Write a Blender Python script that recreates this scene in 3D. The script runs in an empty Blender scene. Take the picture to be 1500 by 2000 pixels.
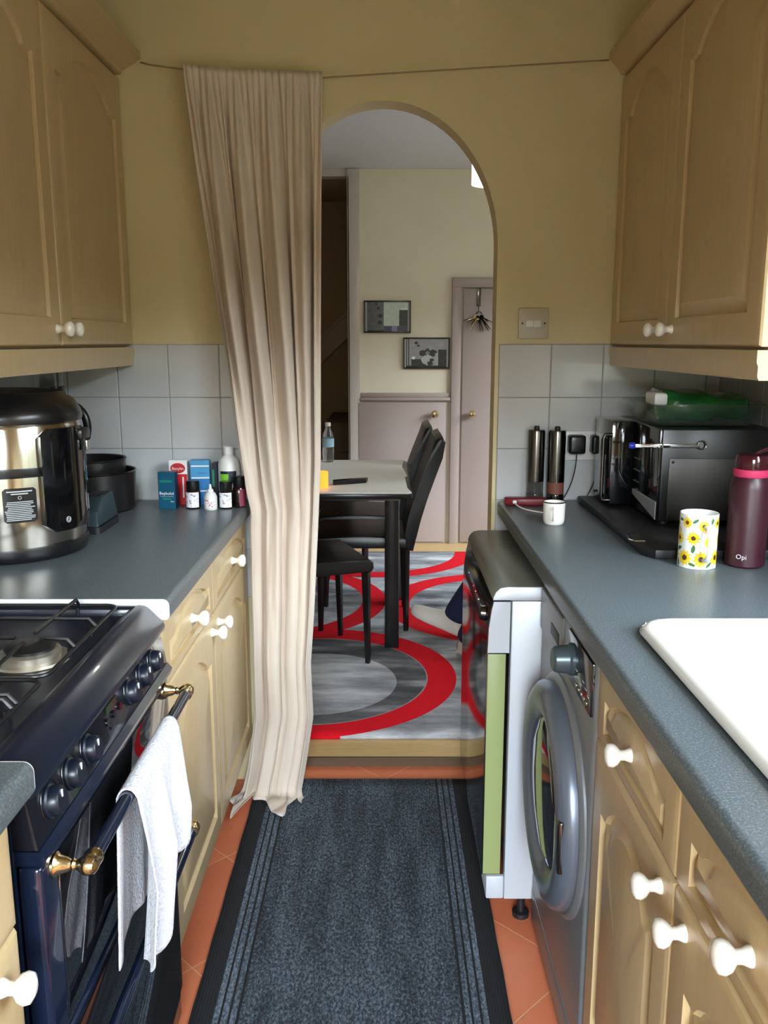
import bpy, bmesh, math, random
from mathutils import Vector, Matrix, noise
random.seed(7)
PI = math.pi
scene = bpy.context.scene
C = scene.collection

# ------------------------------------------------------------------ camera
F = 1700.0                      # focal length in pixels of a 1500 x 2000 frame
PITCH = math.atan(332 / F)
cam_d = bpy.data.cameras.new('camera')
cam_d.sensor_fit = 'VERTICAL'
cam_d.sensor_height = 24.0
cam_d.lens = 24.0 * F / 2000.0
cam_d.clip_start = 0.02
cam = bpy.data.objects.new('camera', cam_d)
cam.location = (0, 0, 1.36)
cam.rotation_euler = (PI / 2 - PITCH, 0, 0)
C.objects.link(cam)
scene.camera = cam

# ------------------------------------------------------------------ world, daylight, exposure
world = bpy.data.worlds.new('world')
scene.world = world
world.use_nodes = True
wn, wl = world.node_tree.nodes, world.node_tree.links
wn.clear()
w_out = wn.new('ShaderNodeOutputWorld')
w_bg = wn.new('ShaderNodeBackground')
w_tc = wn.new('ShaderNodeTexCoord')
w_sep = wn.new('ShaderNodeSeparateXYZ')
w_rmp = wn.new('ShaderNodeValToRGB')
w_map = wn.new('ShaderNodeMapRange')
w_map.inputs['From Min'].default_value = -0.3
w_map.inputs['From Max'].default_value = 1.0
wl.new(w_tc.outputs['Generated'], w_sep.inputs[0])
# dark horizon band lifted towards +x to hold back window light; nothing built there
w_mx = wn.new('ShaderNodeMath'); w_mx.operation = 'MAXIMUM'; w_mx.inputs[1].default_value = 0.0
w_mu = wn.new('ShaderNodeMath'); w_mu.operation = 'MULTIPLY'; w_mu.inputs[1].default_value = -0.12
w_ad = wn.new('ShaderNodeMath'); w_ad.operation = 'ADD'
wl.new(w_sep.outputs['X'], w_mx.inputs[0]); wl.new(w_mx.outputs[0], w_mu.inputs[0])
wl.new(w_mu.outputs[0], w_ad.inputs[0]); wl.new(w_sep.outputs['Z'], w_ad.inputs[1])
wl.new(w_ad.outputs[0], w_map.inputs['Value'])
wl.new(w_map.outputs[0], w_rmp.inputs[0])
cr = w_rmp.color_ramp
cr.elements[0].position = 0.325
cr.elements[0].color = (0.030, 0.034, 0.026, 1)
cr.elements[1].position = 0.365
cr.elements[1].color = (0.84, 0.93, 1.0, 1)
e = cr.elements.new(0.9)
e.color = (0.62, 0.80, 1.0, 1)
wl.new(w_rmp.outputs[0], w_bg.inputs['Color'])
# sky strength boosted towards -y for more frontal light through the back door
w_my = wn.new('ShaderNodeMath'); w_my.operation = 'MULTIPLY'; w_my.inputs[1].default_value = -1.0
w_mxy = wn.new('ShaderNodeMath'); w_mxy.operation = 'MAXIMUM'; w_mxy.inputs[1].default_value = 0.0
w_st = wn.new('ShaderNodeMath'); w_st.operation = 'MULTIPLY_ADD'; w_st.inputs[1].default_value = 62.0; w_st.inputs[2].default_value = 10.0
wl.new(w_sep.outputs['Y'], w_my.inputs[0]); wl.new(w_my.outputs[0], w_mxy.inputs[0]); wl.new(w_mxy.outputs[0], w_st.inputs[0])
wl.new(w_st.outputs[0], w_bg.inputs['Strength'])
wl.new(w_bg.outputs[0], w_out.inputs[0])

scene.view_settings.view_transform = 'Standard'
scene.view_settings.look = 'None'
scene.view_settings.gamma = 1.0
scene.view_settings.use_curve_mapping = False
scene.view_settings.exposure = 0.0
scene.cycles.use_denoising = True
scene.cycles.max_bounces = 10
scene.cycles.diffuse_bounces = 6
scene.cycles.glossy_bounces = 5
scene.cycles.transparent_max_bounces = 12
scene.cycles.caustics_reflective = False
scene.cycles.caustics_refractive = False
scene.cycles.sample_clamp_indirect = 6.0


def portal(name, loc, rot, sx, sy):
    l = bpy.data.lights.new(name, 'AREA')
    l.shape = 'RECTANGLE'
    l.size, l.size_y = sx, sy
    l.cycles.is_portal = True
    o = bpy.data.objects.new(name, l)
    o.location = loc
    o.rotation_euler = rot
    C.objects.link(o)


# window over the sink (right wall), glazed back door behind the camera, dining window (right)
portal('sink_window_light', (1.10, 0.60, 1.58), (0, PI / 2, 0), 1.06, 1.30)
portal('back_door_light', (0.0, -1.53, 1.10), (PI / 2, 0, 0), 0.90, 1.92)
portal('dining_window_light', (2.52, 4.15, 1.525), (0, PI / 2, 0), 1.45, 2.3)

# ------------------------------------------------------------------ materials


def srgb(r, g, b):
    f = lambda c: (c / 255 / 12.92) if c / 255 <= 0.04045 else ((c / 255 + 0.055) / 1.055) ** 2.4
    return (f(r), f(g), f(b), 1.0)


class NT:
    """small helper around a node tree"""

    def __init__(self, m):
        self.t = m.node_tree
        self.n, self.l = self.t.nodes, self.t.links
        self.bsdf = self.n['Principled BSDF']

    def new(self, kind, **kw):
        n = self.n.new(kind)
        for k, v in kw.items():
            setattr(n, k, v)
        return n

    def put(self, n, key, v):
        if isinstance(v, bpy.types.NodeSocket):
            self.l.new(v, n.inputs[key])
        else:
            n.inputs[key].default_value = v

    def math(self, op, a, b=0.0, c=None):
        n = self.new('ShaderNodeMath', operation=op)
        self.put(n, 0, a)
        self.put(n, 1, b)
        if c is not None:
            self.put(n, 2, c)
        return n.outputs[0]

    def mix(self, fac, a, b):
        n = self.new('ShaderNodeMix', data_type='RGBA')
        self.put(n, 0, fac)
        self.put(n, 6, a)
        self.put(n, 7, b)
        return n.outputs[2]

    def coord(self, scale=(1, 1, 1), rot=(0, 0, 0)):
        tc = self.new('ShaderNodeTexCoord')
        mp = self.new('ShaderNodeMapping')
        mp.inputs['Scale'].default_value = scale
        mp.inputs['Rotation'].default_value = rot
        self.l.new(tc.outputs['Object'], mp.inputs[0])
        return mp.outputs[0]

    def noise(self, vec, scale, detail=4.0, rough=0.5):
        n = self.new('ShaderNodeTexNoise')
        self.l.new(vec, n.inputs['Vector'])
        n.inputs['Scale'].default_value = scale
        n.inputs['Detail'].default_value = detail
        n.inputs['Roughness'].default_value = rough
        return n.outputs[0]

    def ramp(self, fac, stops):
        n = self.new('ShaderNodeValToRGB')
        self.l.new(fac, n.inputs[0])
        els = n.color_ramp.elements
        els[0].position, els[0].color = stops[0]
        els[1].position, els[1].color = stops[-1]
        for p, c in stops[1:-1]:
            q = els.new(p)
            q.color = c
        return n.outputs[0]

    def bump(self, h, strength, dist=0.01):
        n = self.new('ShaderNodeBump')
        n.inputs['Strength'].default_value = strength
        n.inputs['Distance'].default_value = dist
        self.l.new(h, n.inputs['Height'])
        self.l.new(n.outputs[0], self.bsdf.inputs['Normal'])


def mat(name, col, rough=0.5, metal=0.0, spec=0.5, coat=0.0, trans=0.0, emit=None, es=0.0, sheen=0.0, alpha=1.0):
    m = bpy.data.materials.new(name)
    m.use_nodes = True
    b = m.node_tree.nodes['Principled BSDF']
    b.inputs['Base Color'].default_value = col
    b.inputs['Roughness'].default_value = rough
    b.inputs['Metallic'].default_value = metal
    b.inputs['Specular IOR Level'].default_value = spec
    b.inputs['Coat Weight'].default_value = coat
    b.inputs['Coat Roughness'].default_value = 0.05
    b.inputs['Transmission Weight'].default_value = trans
    b.inputs['Sheen Weight'].default_value = sheen
    b.inputs['Alpha'].default_value = alpha
    if emit:
        b.inputs['Emission Color'].default_value = emit
        b.inputs['Emission Strength'].default_value = es
    return m


def noisy(m, scale, c1, c2, lo=0.35, hi=0.65, bump=0.0, vscale=(1, 1, 1), detail=4, bscale=None, dist=0.002):
    t = NT(m)
    v = t.coord(vscale)
    n = t.noise(v, scale, detail)
    t.l.new(t.ramp(n, [(lo, c1), (hi, c2)]), t.bsdf.inputs['Base Color'])
    if bump:
        h = t.noise(v, bscale or scale, 3)
        t.bump(h, bump, dist)
    return m


M = {}
M['wall'] = noisy(mat('cream_yellow_paint', srgb(208, 190, 148), 0.6), 3, srgb(207, 192, 148), srgb(212, 197, 155), bump=0.25, bscale=160, dist=0.0015)
M['ceiling'] = mat('white_ceiling_paint', srgb(204, 212, 226), 0.8)
M['ceiling_k'] = mat('cream_ceiling_paint', srgb(176, 166, 136), 0.8)
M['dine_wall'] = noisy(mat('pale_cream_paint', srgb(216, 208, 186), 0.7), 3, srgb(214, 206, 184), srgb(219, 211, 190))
M['lilac'] = mat('pale_lilac_gloss_paint', srgb(158, 143, 137), 0.35)
M['trimwhite'] = mat('white_gloss_paint', srgb(188, 180, 172), 0.35)
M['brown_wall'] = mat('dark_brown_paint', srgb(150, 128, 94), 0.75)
M['brown_wood'] = mat('brown_painted_wood', srgb(166, 138, 112), 0.5)
M['carpet'] = mat('brown_stair_carpet', srgb(70, 60, 45), 0.95)

# terracotta tiles laid on the diagonal
m = mat('terracotta_tile', srgb(180, 98, 66), 0.42)
t = NT(m)
v = t.coord((1, 1, 1), (0, 0, PI / 4))
bk = t.new('ShaderNodeTexBrick', offset=0.0, squash=1.0)
t.l.new(v, bk.inputs['Vector'])
for k, val in (('Scale', 1.0), ('Brick Width', 0.30), ('Row Height', 0.30), ('Mortar Size', 0.0022), ('Mortar Smooth', 0.3), ('Bias', 0.0)):
    bk.inputs[k].default_value = val
bk.inputs['Color1'].default_value = srgb(216, 122, 84)
bk.inputs['Color2'].default_value = srgb(204, 110, 76)
bk.inputs['Mortar'].default_value = srgb(222, 160, 124)
nz = t.noise(t.coord(), 9, 5)
cl = t.mix(t.math('MULTIPLY', nz, 0.35), bk.outputs['Color'], srgb(228, 144, 102))
t.l.new(cl, t.bsdf.inputs['Base Color'])
t.bump(t.math('SUBTRACT', 1.0, bk.outputs['Fac']), 0.5, 0.002)
M['terracotta'] = m

M['tile'] = mat('white_glazed_tile', srgb(190, 192, 193), 0.12, coat=0.3)
M['grout'] = mat('grey_grout', srgb(150, 148, 140), 0.9)


def wood(name, c1, c2, rough, scale=(1, 1, 1), bumpy=0.0, coat=0.0):
    m = mat(name, c1, rough, coat=coat)
    t = NT(m)
    v = t.coord(scale)
    n = t.noise(v, 14, 6, 0.6)
    t.l.new(t.ramp(n, [(0.3, c1), (0.7, c2)]), t.bsdf.inputs['Base Color'])
    return m


M['maple'] = wood('maple_laminate', srgb(186, 162, 120), srgb(194, 170, 129), 0.30, (6, 6, 0.5), coat=0.12)
M['maple_edge'] = wood('maple_carcass', srgb(186, 160, 118), srgb(196, 171, 130), 0.42, (6, 6, 0.5))
M['plinth'] = mat('brown_plinth', srgb(120, 92, 62), 0.6)
M['oak_floor'] = wood('oak_laminate_floor', srgb(190, 156, 104), srgb(208, 176, 124), 0.35, (1, 9, 9))
M['step_shade'] = mat('shade_dark_step_wood', srgb(84, 64, 44), 0.7)  # step edge wood, its colour darkened to stand for the shade there

# worktop: slate grey laminate, fine speckle
m = mat('slate_grey_laminate', srgb(92, 98, 102), 0.33)
t = NT(m)
v = t.coord()
n1 = t.noise(v, 330, 3, 0.7)
n2 = t.noise(v, 22, 3)
c = t.ramp(n1, [(0.34, srgb(68, 75, 78)), (0.52, srgb(88, 96, 99)), (0.70, srgb(128, 138, 140))])
c = t.mix(t.math('MULTIPLY', n2, 0.4), c, srgb(84, 92, 96))
t.l.new(c, t.bsdf.inputs['Base Color'])
t.bump(n1, 0.12, 0.0006)
M['worktop'] = m
M['white_edge'] = mat('white_edging_strip', srgb(240, 240, 238), 0.4)
M['ceramic'] = mat('white_ceramic', srgb(240, 238, 230), 0.12, coat=0.4)
M['knob'] = mat('white_porcelain_knob', srgb(240, 236, 226), 0.15, coat=0.5)
M['navy'] = mat('navy_enamel', srgb(16, 25, 44), 0.18, coat=0.5)
M['navy_hob'] = mat('dark_navy_hob_enamel', srgb(15, 23, 38), 0.30, coat=0.2)
M['navy_matt'] = mat('satin_navy_plastic', srgb(13, 20, 34), 0.35)
M['glass_black'] = mat('black_oven_glass', srgb(14, 15, 18), 0.04, spec=0.8, coat=0.6)
M['panel_black'] = mat('black_control_panel', srgb(22, 24, 30), 0.14, coat=0.4)
M['brass'] = mat('polished_brass', srgb(222, 202, 158), 0.18, metal=1)
M['iron'] = mat('black_cast_iron', srgb(20, 20, 22), 0.38)
M['burner'] = mat('worn_aluminium_burner', srgb(190, 184, 170), 0.35, metal=0.85)
M['chrome'] = mat('chrome', srgb(210, 212, 214), 0.1, metal=1)
M['mark'] = mat('pale_marking', srgb(205, 210, 214), 0.5)
M['steel'] = mat('stainless_steel', srgb(196, 190, 180), 0.13, metal=1)
M['steel_dark'] = mat('dark_stainless_steel', srgb(98, 94, 90), 0.2, metal=1)
M['black'] = mat('black_plastic', srgb(18, 18, 20), 0.28)
M['black_gloss'] = mat('black_gloss_plastic', srgb(12, 12, 14), 0.08, coat=0.5)
M['black_matt'] = mat('matt_black_plastic', srgb(26, 26, 29), 0.5)
M['silver'] = mat('silver_grey_paint', srgb(194, 200, 208), 0.36, metal=0.15)
M['silver_w'] = mat('graphite_silver_paint', srgb(122, 124, 126), 0.34, metal=0.35)
M['silver_ring'] = mat('satin_silver_ring', srgb(104, 112, 124), 0.3, metal=0.4)
M['dw_front'] = mat('dark_mirror_steel', srgb(108, 102, 94), 0.10, metal=1)
M['dw_top'] = mat('grey_worktop_lid', srgb(120, 120, 112), 0.3, metal=0.3)
M['film'] = mat('pale_green_film', srgb(146, 158, 104), 0.4)
M['porthole'] = mat('dark_porthole_glass', srgb(22, 24, 30), 0.06, coat=0.4)
M['towel'] = noisy(mat('white_cotton', srgb(240, 240, 242), 0.95, sheen=0.3), 260, srgb(186, 186, 194), srgb(208, 208, 214), bump=1.0, bscale=230, dist=0.004)
M['leather'] = mat('black_faux_leather', srgb(18, 17, 18), 0.36)
M['black_wood'] = mat('black_table_wood', srgb(17, 16, 17), 0.25)
M['cloth_w'] = mat('white_table_cover', srgb(236, 234, 228), 0.4)
M['clear'] = mat('clear_plastic', srgb(215, 225, 228), 0.06, trans=0.9, alpha=0.55)
M['smoke'] = mat('smoky_clear_plastic', srgb(110, 108, 104), 0.1, trans=0.75, alpha=0.7)
M['glass_dish'] = mat('clear_oven_glass', srgb(150, 175, 160), 0.05, trans=0.8, alpha=0.32)
M['green_bag'] = noisy(mat('green_plastic', srgb(22, 110, 52), 0.24, coat=0.5), 12, srgb(16, 92, 42), srgb(34, 128, 62), bump=0.6, bscale=25, dist=0.01)
M['green_lid'] = mat('dark_green_plastic_lid', srgb(18, 84, 44), 0.22, coat=0.3)
M['white_pl'] = mat('white_plastic', srgb(222, 222, 218), 0.35)
M['ivory_pl'] = mat('aged_white_plastic', srgb(188, 180, 160), 0.4)
M['red_pl'] = mat('dark_red_plastic', srgb(104, 20, 28), 0.35)
M['amber'] = mat('amber_candle_glass', srgb(255, 150, 40), 0.3, emit=srgb(255, 150, 50), es=1.6)
M['copper_c'] = mat('ground_peppercorn', srgb(120, 72, 56), 0.6)
M['teal'] = mat('teal_card', srgb(8, 78, 106), 0.4)
M['teal_g'] = mat('teal_green_print', srgb(26, 128, 108), 0.4)
M['blue_c'] = mat('sky_blue_card', srgb(64, 142, 190), 0.4)
M['blue_d'] = mat('mid_blue_card', srgb(36, 112, 176), 0.4)
M['red_c'] = mat('red_card', srgb(188, 34, 42), 0.4)
M['white_c'] = mat('white_card', srgb(232, 232, 230), 0.45)
M['navy_s'] = mat('dark_navy_card', srgb(20, 28, 48), 0.45)
M['lime'] = mat('lime_green_label', srgb(120, 190, 50), 0.4)
M['jar_glass'] = mat('dark_brown_glass', srgb(24, 16, 12), 0.1, coat=0.3)
M['maroon'] = noisy(mat('maroon_powder_coat', srgb(56, 18, 30), 0.38), 400, srgb(50, 16, 27), srgb(62, 22, 34))
M['pink'] = mat('pink_silicone', srgb(196, 48, 90), 0.5)
M['red_clear'] = mat('translucent_berry_plastic', srgb(84, 20, 34), 0.12, trans=0.5, alpha=0.8)
M['teflon'] = mat('black_non_stick', srgb(26, 25, 25), 0.34)
M['blue_grey'] = mat('blue_grey_plastic', srgb(44, 60, 66), 0.4)
M['denim'] = noisy(mat('navy_denim', srgb(28, 38, 72), 0.9), 300, srgb(22, 32, 62), srgb(36, 48, 84))
M['shoe'] = mat('white_canvas', srgb(226, 218, 208), 0.8)
M['skin'] = mat('skin', srgb(196, 150, 122), 0.5)
M['hair'] = mat('dark_brown_hair', srgb(44, 30, 22), 0.6)
M['jumper'] = mat('grey_knit', srgb(120, 120, 124), 0.9)
M['shade'] = mat('lit_white_shade', srgb(255, 252, 246), 0.8, emit=(1, 0.97, 0.92, 1), es=3.2)
M['wire'] = mat('beige_curtain_wire', srgb(150, 130, 96), 0.5)
M['keys'] = mat('tarnished_keys', srgb(60, 56, 44), 0.4, metal=0.7)
M['upvc'] = mat('white_upvc', srgb(232, 233, 232), 0.3)
M['red_dot'] = mat('red_print', srgb(190, 40, 40), 0.5)

# curtain fabric
m = mat('beige_cotton_drape', srgb(200, 184, 162), 0.85, sheen=0.15)
t = NT(m)
v = t.coord((1, 1, 1))
n = t.noise(v, 5, 3)
t.l.new(t.ramp(n, [(0.3, srgb(203, 188, 172)), (0.7, srgb(213, 199, 184))]), t.bsdf.inputs['Base Color'])
n2 = t.noise(t.coord((1, 1, 0.3)), 45, 3)
t.bump(n2, 0.25, 0.004)
M['drape'] = m

# window glass that lets light straight through
m = bpy.data.materials.new('window_glass')
m.use_nodes = True
nn, ll = m.node_tree.nodes, m.node_tree.links
nn.clear()
o_ = nn.new('ShaderNodeOutputMaterial')
mx = nn.new('ShaderNodeMixShader')
tr = nn.new('ShaderNodeBsdfTransparent')
gl = nn.new('ShaderNodeBsdfGlossy')
gl.inputs['Roughness'].default_value = 0.02
mx.inputs[0].default_value = 0.06
ll.new(tr.outputs[0], mx.inputs[1])
ll.new(gl.outputs[0], mx.inputs[2])
ll.new(mx.outputs[0], o_.inputs[0])
M['pane'] = m


# dining rug: marbled greys with overlapping red rings
def rug_material():
    m = mat('red_ring_rug_pile', srgb(120, 120, 120), 0.95, spec=0.2)
    t = NT(m)
    tc = t.new('ShaderNodeTexCoord')
    sep = t.new('ShaderNodeSeparateXYZ')
    t.l.new(tc.outputs['Object'], sep.inputs[0])
    X, Y = sep.outputs[0], sep.outputs[1]
    v = tc.outputs['Object']
    mp = t.coord((0.7, 2.6, 1), (0, 0, 0.25))
    n1 = t.noise(mp, 3.2, 7, 0.62)
    light = t.ramp(n1, [(0.30, srgb(110, 112, 116)), (0.5, srgb(166, 168, 172)), (0.66, srgb(214, 215, 218))])
    dark = t.ramp(n1, [(0.34, srgb(60, 60, 63)), (0.52, srgb(104, 104, 107)), (0.72, srgb(176, 176, 180))])
    nb = t.noise(t.coord((1, 1.6, 1)), 2.2, 3)
    col = t.mix(t.ramp(nb, [(0.48, (0, 0, 0, 1)), (0.66, (1, 1, 1, 1))]), light, dark)
    red = t.mix(t.math('MULTIPLY', t.noise(v, 60, 3), 0.5), srgb(222, 16, 34), srgb(188, 12, 28))

    def dist(cx, cy):
        dx = t.math('SUBTRACT', X, cx)
        dy = t.math('SUBTRACT', Y, cy)
        return t.math('SQRT', t.math('ADD', t.math('MULTIPLY', dx, dx), t.math('MULTIPLY', dy, dy)))

    def disc(col, cx, cy, r, c):
        return t.mix(t.math('LESS_THAN', dist(cx, cy), r), col, c)

    def ring(col, cx, cy, r0, r1, c):
        d = dist(cx, cy)
        f = t.math('MULTIPLY', t.math('GREATER_THAN', d, r0), t.math('LESS_THAN', d, r1))
        return t.mix(f, col, c)
    col = ring(col, -0.05, 5.42, 0.50, 0.62, red)
    col = ring(col, -0.64, 4.35, 0.53, 0.65, red)
    col = ring(col, 0.62, 4.27, 0.49, 0.61, red)
    col = disc(col, -0.28, 3.32, 0.57, red)
    col = disc(col, -0.28, 3.305, 0.455, srgb(150, 150, 152))
    col = disc(col, -0.28, 3.305, 0.45, dark)
    col = disc(col, -0.265, 3.25, 0.315, light)
    t.l.new(col, t.bsdf.inputs['Base Color'])
    t.bump(t.noise(v, 140, 3), 0.6, 0.004)
    return m


M['rug'] = rug_material()


# runner mat: charcoal ribbed pile, black border, three dark lines
def runner_material():
    m = mat('charcoal_ribbed_pile', srgb(70, 76, 82), 0.95)
    t = NT(m)
    tc = t.new('ShaderNodeTexCoord')
    sep = t.new('ShaderNodeSeparateXYZ')
    t.l.new(tc.outputs['Object'], sep.inputs[0])
    X = sep.outputs[0]
    ax = t.math('ABSOLUTE', t.math('SUBTRACT', X, -0.0675))
    v = t.coord((1, 0.55, 1))
    n1 = t.noise(v, 190, 4, 0.8)
    n0 = t.noise(t.coord((1, 0.15, 1)), 26, 3)
    n1 = t.math('ADD', t.math('MULTIPLY', n1, 0.8), t.math('MULTIPLY', n0, 0.2))
    body = t.ramp(n1, [(0.40, srgb(26, 30, 37)), (0.5, srgb(60, 69, 80)), (0.62, srgb(112, 126, 140))])
    lighter = t.ramp(n1, [(0.40, srgb(44, 50, 60)), (0.5, srgb(82, 93, 106)), (0.62, srgb(128, 142, 156))])
    black = t.mix(t.math('MULTIPLY', n1, 0.8), srgb(14, 15, 17), srgb(40, 42, 46))
    half = 0.3275
    col = t.mix(t.math('GREATER_THAN', ax, half - 0.098), body, lighter)
    for a, b in ((half - 0.100, half - 0.094), (half - 0.082, half - 0.077), (half - 0.064, half - 0.059)):
        f = t.math('MULTIPLY', t.math('GREATER_THAN', ax, a), t.math('LESS_THAN', ax, b))
        col = t.mix(f, col, black)
    col = t.mix(t.math('GREATER_THAN', ax, half - 0.047), col, black)
    t.l.new(col, t.bsdf.inputs['Base Color'])
    wv = t.new('ShaderNodeTexWave', wave_type='BANDS', bands_direction='X')
    t.l.new(tc.outputs['Object'], wv.inputs['Vector'])
    wv.inputs['Scale'].default_value = 45
    h = t.math('ADD', wv.outputs[1], t.math('MULTIPLY', n1, 2.0))
    t.bump(h, 0.5, 0.003)
    return m


M['runner'] = runner_material()

# ------------------------------------------------------------------ geometry helpers


def B():
    return bmesh.new()


def link_tags(o, label=None, cat=None, group=None, kind=None):
    if label:
        o['label'] = label
    if cat:
        o['category'] = cat
    if group:
        o['group'] = group
    if kind:
        o['kind'] = kind
    return o


def thing(name, label, cat, loc=(0, 0, 0), group=None):
    o = bpy.data.objects.new(name, None)
    o.empty_display_size = 0.05
    C.objects.link(o)
    o.location = loc
    o['_org'] = tuple(loc)
    return link_tags(o, label, cat, group)


def origin(p):
    while p is not None:
        if '_org' in p:
            return Vector(p['_org'][:])
        p = p.parent
    return Vector((0, 0, 0))


def obj(name, bm, m, parent=None, smooth=True, angle=35, label=None, mats=None):
    """link bm as one mesh object; coordinates are world coordinates"""
    org = origin(parent)
    if org.length > 0:
        bmesh.ops.translate(bm, verts=bm.verts, vec=-org)
    bmesh.ops.recalc_face_normals(bm, faces=bm.faces)
    me = bpy.data.meshes.new(name)
    bm.to_mesh(me)
    bm.free()
    for mm in (mats or [m]):
        me.materials.append(mm)
    if smooth:
        me.polygons.foreach_set('use_smooth', [True] * len(me.polygons))
        me.set_sharp_from_angle(angle=math.radians(angle))
    o = bpy.data.objects.new(name, me)
    C.objects.link(o)
    if parent is not None:
        o.parent = parent
    if label:
        o['label'] = label
    return o


def struct(name, bm, m, **kw):
    o = obj(name, bm, m, **kw)
    o['kind'] = 'structure'
    return o


def box(bm, x0, x1, y0, y1, z0, z1, bev=0.0, seg=2):
    x0, x1 = min(x0, x1), max(x0, x1)
    y0, y1 = min(y0, y1), max(y0, y1)
    z0, z1 = min(z0, z1), max(z0, z1)
    vs = [bm.verts.new(p) for p in ((x0, y0, z0), (x1, y0, z0), (x1, y1, z0), (x0, y1, z0), (x0, y0, z1), (x1, y0, z1), (x1, y1, z1), (x0, y1, z1))]
    fs = [bm.faces.new([vs[i] for i in q]) for q in ((0, 3, 2, 1), (4, 5, 6, 7), (0, 1, 5, 4), (1, 2, 6, 5), (2, 3, 7, 6), (3, 0, 4, 7))]
    if bev > 0:
        es = list({e for f in fs for e in f.edges})
        r = bmesh.ops.bevel(bm, geom=es, offset=bev, segments=seg, profile=0.5, affect='EDGES')
        return list({v for f in r['faces'] for v in f.verts} | {v for v in vs if v.is_valid})
    return vs


def prism(bm, poly, axis, a, b, bev=0.0, seg=2):
    """extrude a 2D polygon along axis from a to b. axis x: poly=(y,z); y: (x,z); z: (x,y)"""
    def P(p, t):
        return {'x': (t, p[0], p[1]), 'y': (p[0], t, p[1]), 'z': (p[0], p[1], t)}[axis]
    v0 = [bm.verts.new(P(p, a)) for p in poly]
    v1 = [bm.verts.new(P(p, b)) for p in poly]
    n = len(poly)
    fs = [bm.faces.new(v0), bm.faces.new(list(reversed(v1)))]
    for i in range(n):
        fs.append(bm.faces.new((v0[i], v1[i], v1[(i + 1) % n], v0[(i + 1) % n])))
    if bev > 0:
        es = list({e for f in fs[:2] for e in f.edges})
        bmesh.ops.bevel(bm, geom=es, offset=bev, segments=seg, profile=0.5, affect='EDGES')
    return v0 + v1


def frame_of(d):
    d = Vector(d).normalized()
    u = Vector((0, 0, 1)) if abs(d.z) < 0.9 else Vector((1, 0, 0))
    s = d.cross(u).normalized()
    return d, s, s.cross(d).normalized()


def lathe(bm, prof, base, axis=(0, 0, 1), seg=32, cap=True):
    """prof: list of (radius, height along axis)"""
    d, s, u = frame_of(axis)
    base = Vector(base)
    rings = []
    for r, h in prof:
        c = base + d * h
        if r < 1e-6:
            rings.append([bm.verts.new(c)])
        else:
            rings.append([bm.verts.new(c + (s * math.cos(2 * PI * k / seg) + u * math.sin(2 * PI * k / seg)) * r) for k in range(seg)])
    for A, Bq in zip(rings, rings[1:]):
        if len(A) == 1 and len(Bq) == 1:
            continue
        for k in range(seg):
            k2 = (k + 1) % seg
            if len(A) == 1:
                bm.faces.new((A[0], Bq[k2], Bq[k]))
            elif len(Bq) == 1:
                bm.faces.new((A[k], A[k2], Bq[0]))
            else:
                bm.faces.new((A[k], A[k2], Bq[k2], Bq[k]))
    if cap:
        if len(rings[0]) > 1:
            bm.faces.new(rings[0])
        if len(rings[-1]) > 1:
            bm.faces.new(list(reversed(rings[-1])))


def tube(bm, pts, r, seg=10, cap=True, flat=1.0):
    pts = [Vector(p) for p in pts]
    rs = r if isinstance(r, (list, tuple)) else [r] * len(pts)
    rings = []
    s = None
    for i, p in enumerate(pts):
        a = pts[max(i - 1, 0)]
        b = pts[min(i + 1, len(pts) - 1)]
        d = (b - a).normalized()
        if s is None:
            _, s, _ = frame_of(d)
        s = (s - d * s.dot(d)).normalized()
        u = s.cross(d)
        rings.append([bm.verts.new(p + (s * math.cos(2 * PI * k / seg) + u * flat * math.sin(2 * PI * k / seg)) * rs[i]) for k in range(seg)])
    for A, Bq in zip(rings, rings[1:]):
        for k in range(seg):
            bm.faces.new((A[k], A[(k + 1) % seg], Bq[(k + 1) % seg], Bq[k]))
    if cap:
        bm.faces.new(rings[0])
        bm.faces.new(list(reversed(rings[-1])))


def rrect(x0, x1, y0, y1, r, n=6):
    pts = []
    for cx, cy, a0 in ((x1 - r, y1 - r, 0), (x0 + r, y1 - r, PI / 2), (x0 + r, y0 + r, PI), (x1 - r, y0 + r, 1.5 * PI)):
        for k in range(n + 1):
            a = a0 + k * PI / 2 / n
            pts.append((cx + r * math.cos(a), cy + r * math.sin(a)))
    return pts


def sheet(bm, rows, thick=0.0, close=False):
    """rows of points -> grid; returns vert grid"""
    g = [[bm.verts.new(p) for p in row] for row in rows]
    for i in range(len(g) - 1):
        for j in range(len(g[i]) - 1):
            bm.faces.new((g[i][j], g[i][j + 1], g[i + 1][j + 1], g[i + 1][j]))
    return g


def bez(a, b, c, d, n=10):
    a, b, c, d = map(Vector, (a, b, c, d))
    return [((1 - t) ** 3) * a + 3 * t * (1 - t) ** 2 * b + 3 * t * t * (1 - t) * c + t ** 3 * d for t in [k / n for k in range(n + 1)]]


def text(name, s, size, loc, rot, m, parent, depth=0.0003, label=None):
    cu = bpy.data.curves.new(name, 'FONT')
    cu.body = s
    cu.size = size
    cu.extrude = depth
    cu.align_x = 'CENTER'
    cu.align_y = 'CENTER'
    cu.resolution_u = 2
    tmp = bpy.data.objects.new(name, cu)
    me = bpy.data.meshes.new_from_object(tmp)
    bpy.data.objects.remove(tmp)
    me.materials.clear()
    me.materials.append(m)
    o = bpy.data.objects.new(name, me)
    C.objects.link(o)
    o.parent = parent
    o.location = Vector(loc) - origin(parent)
    o.rotation_euler = rot
    if label:
        o['label'] = label
    return o


def copy_tree(o, parent=None):
    c = o.copy()
    C.objects.link(c)
    if parent is not None:
        c.parent = parent
    for ch in [k for k in o.children]:
        copy_tree(ch, c)
    return c


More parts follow.
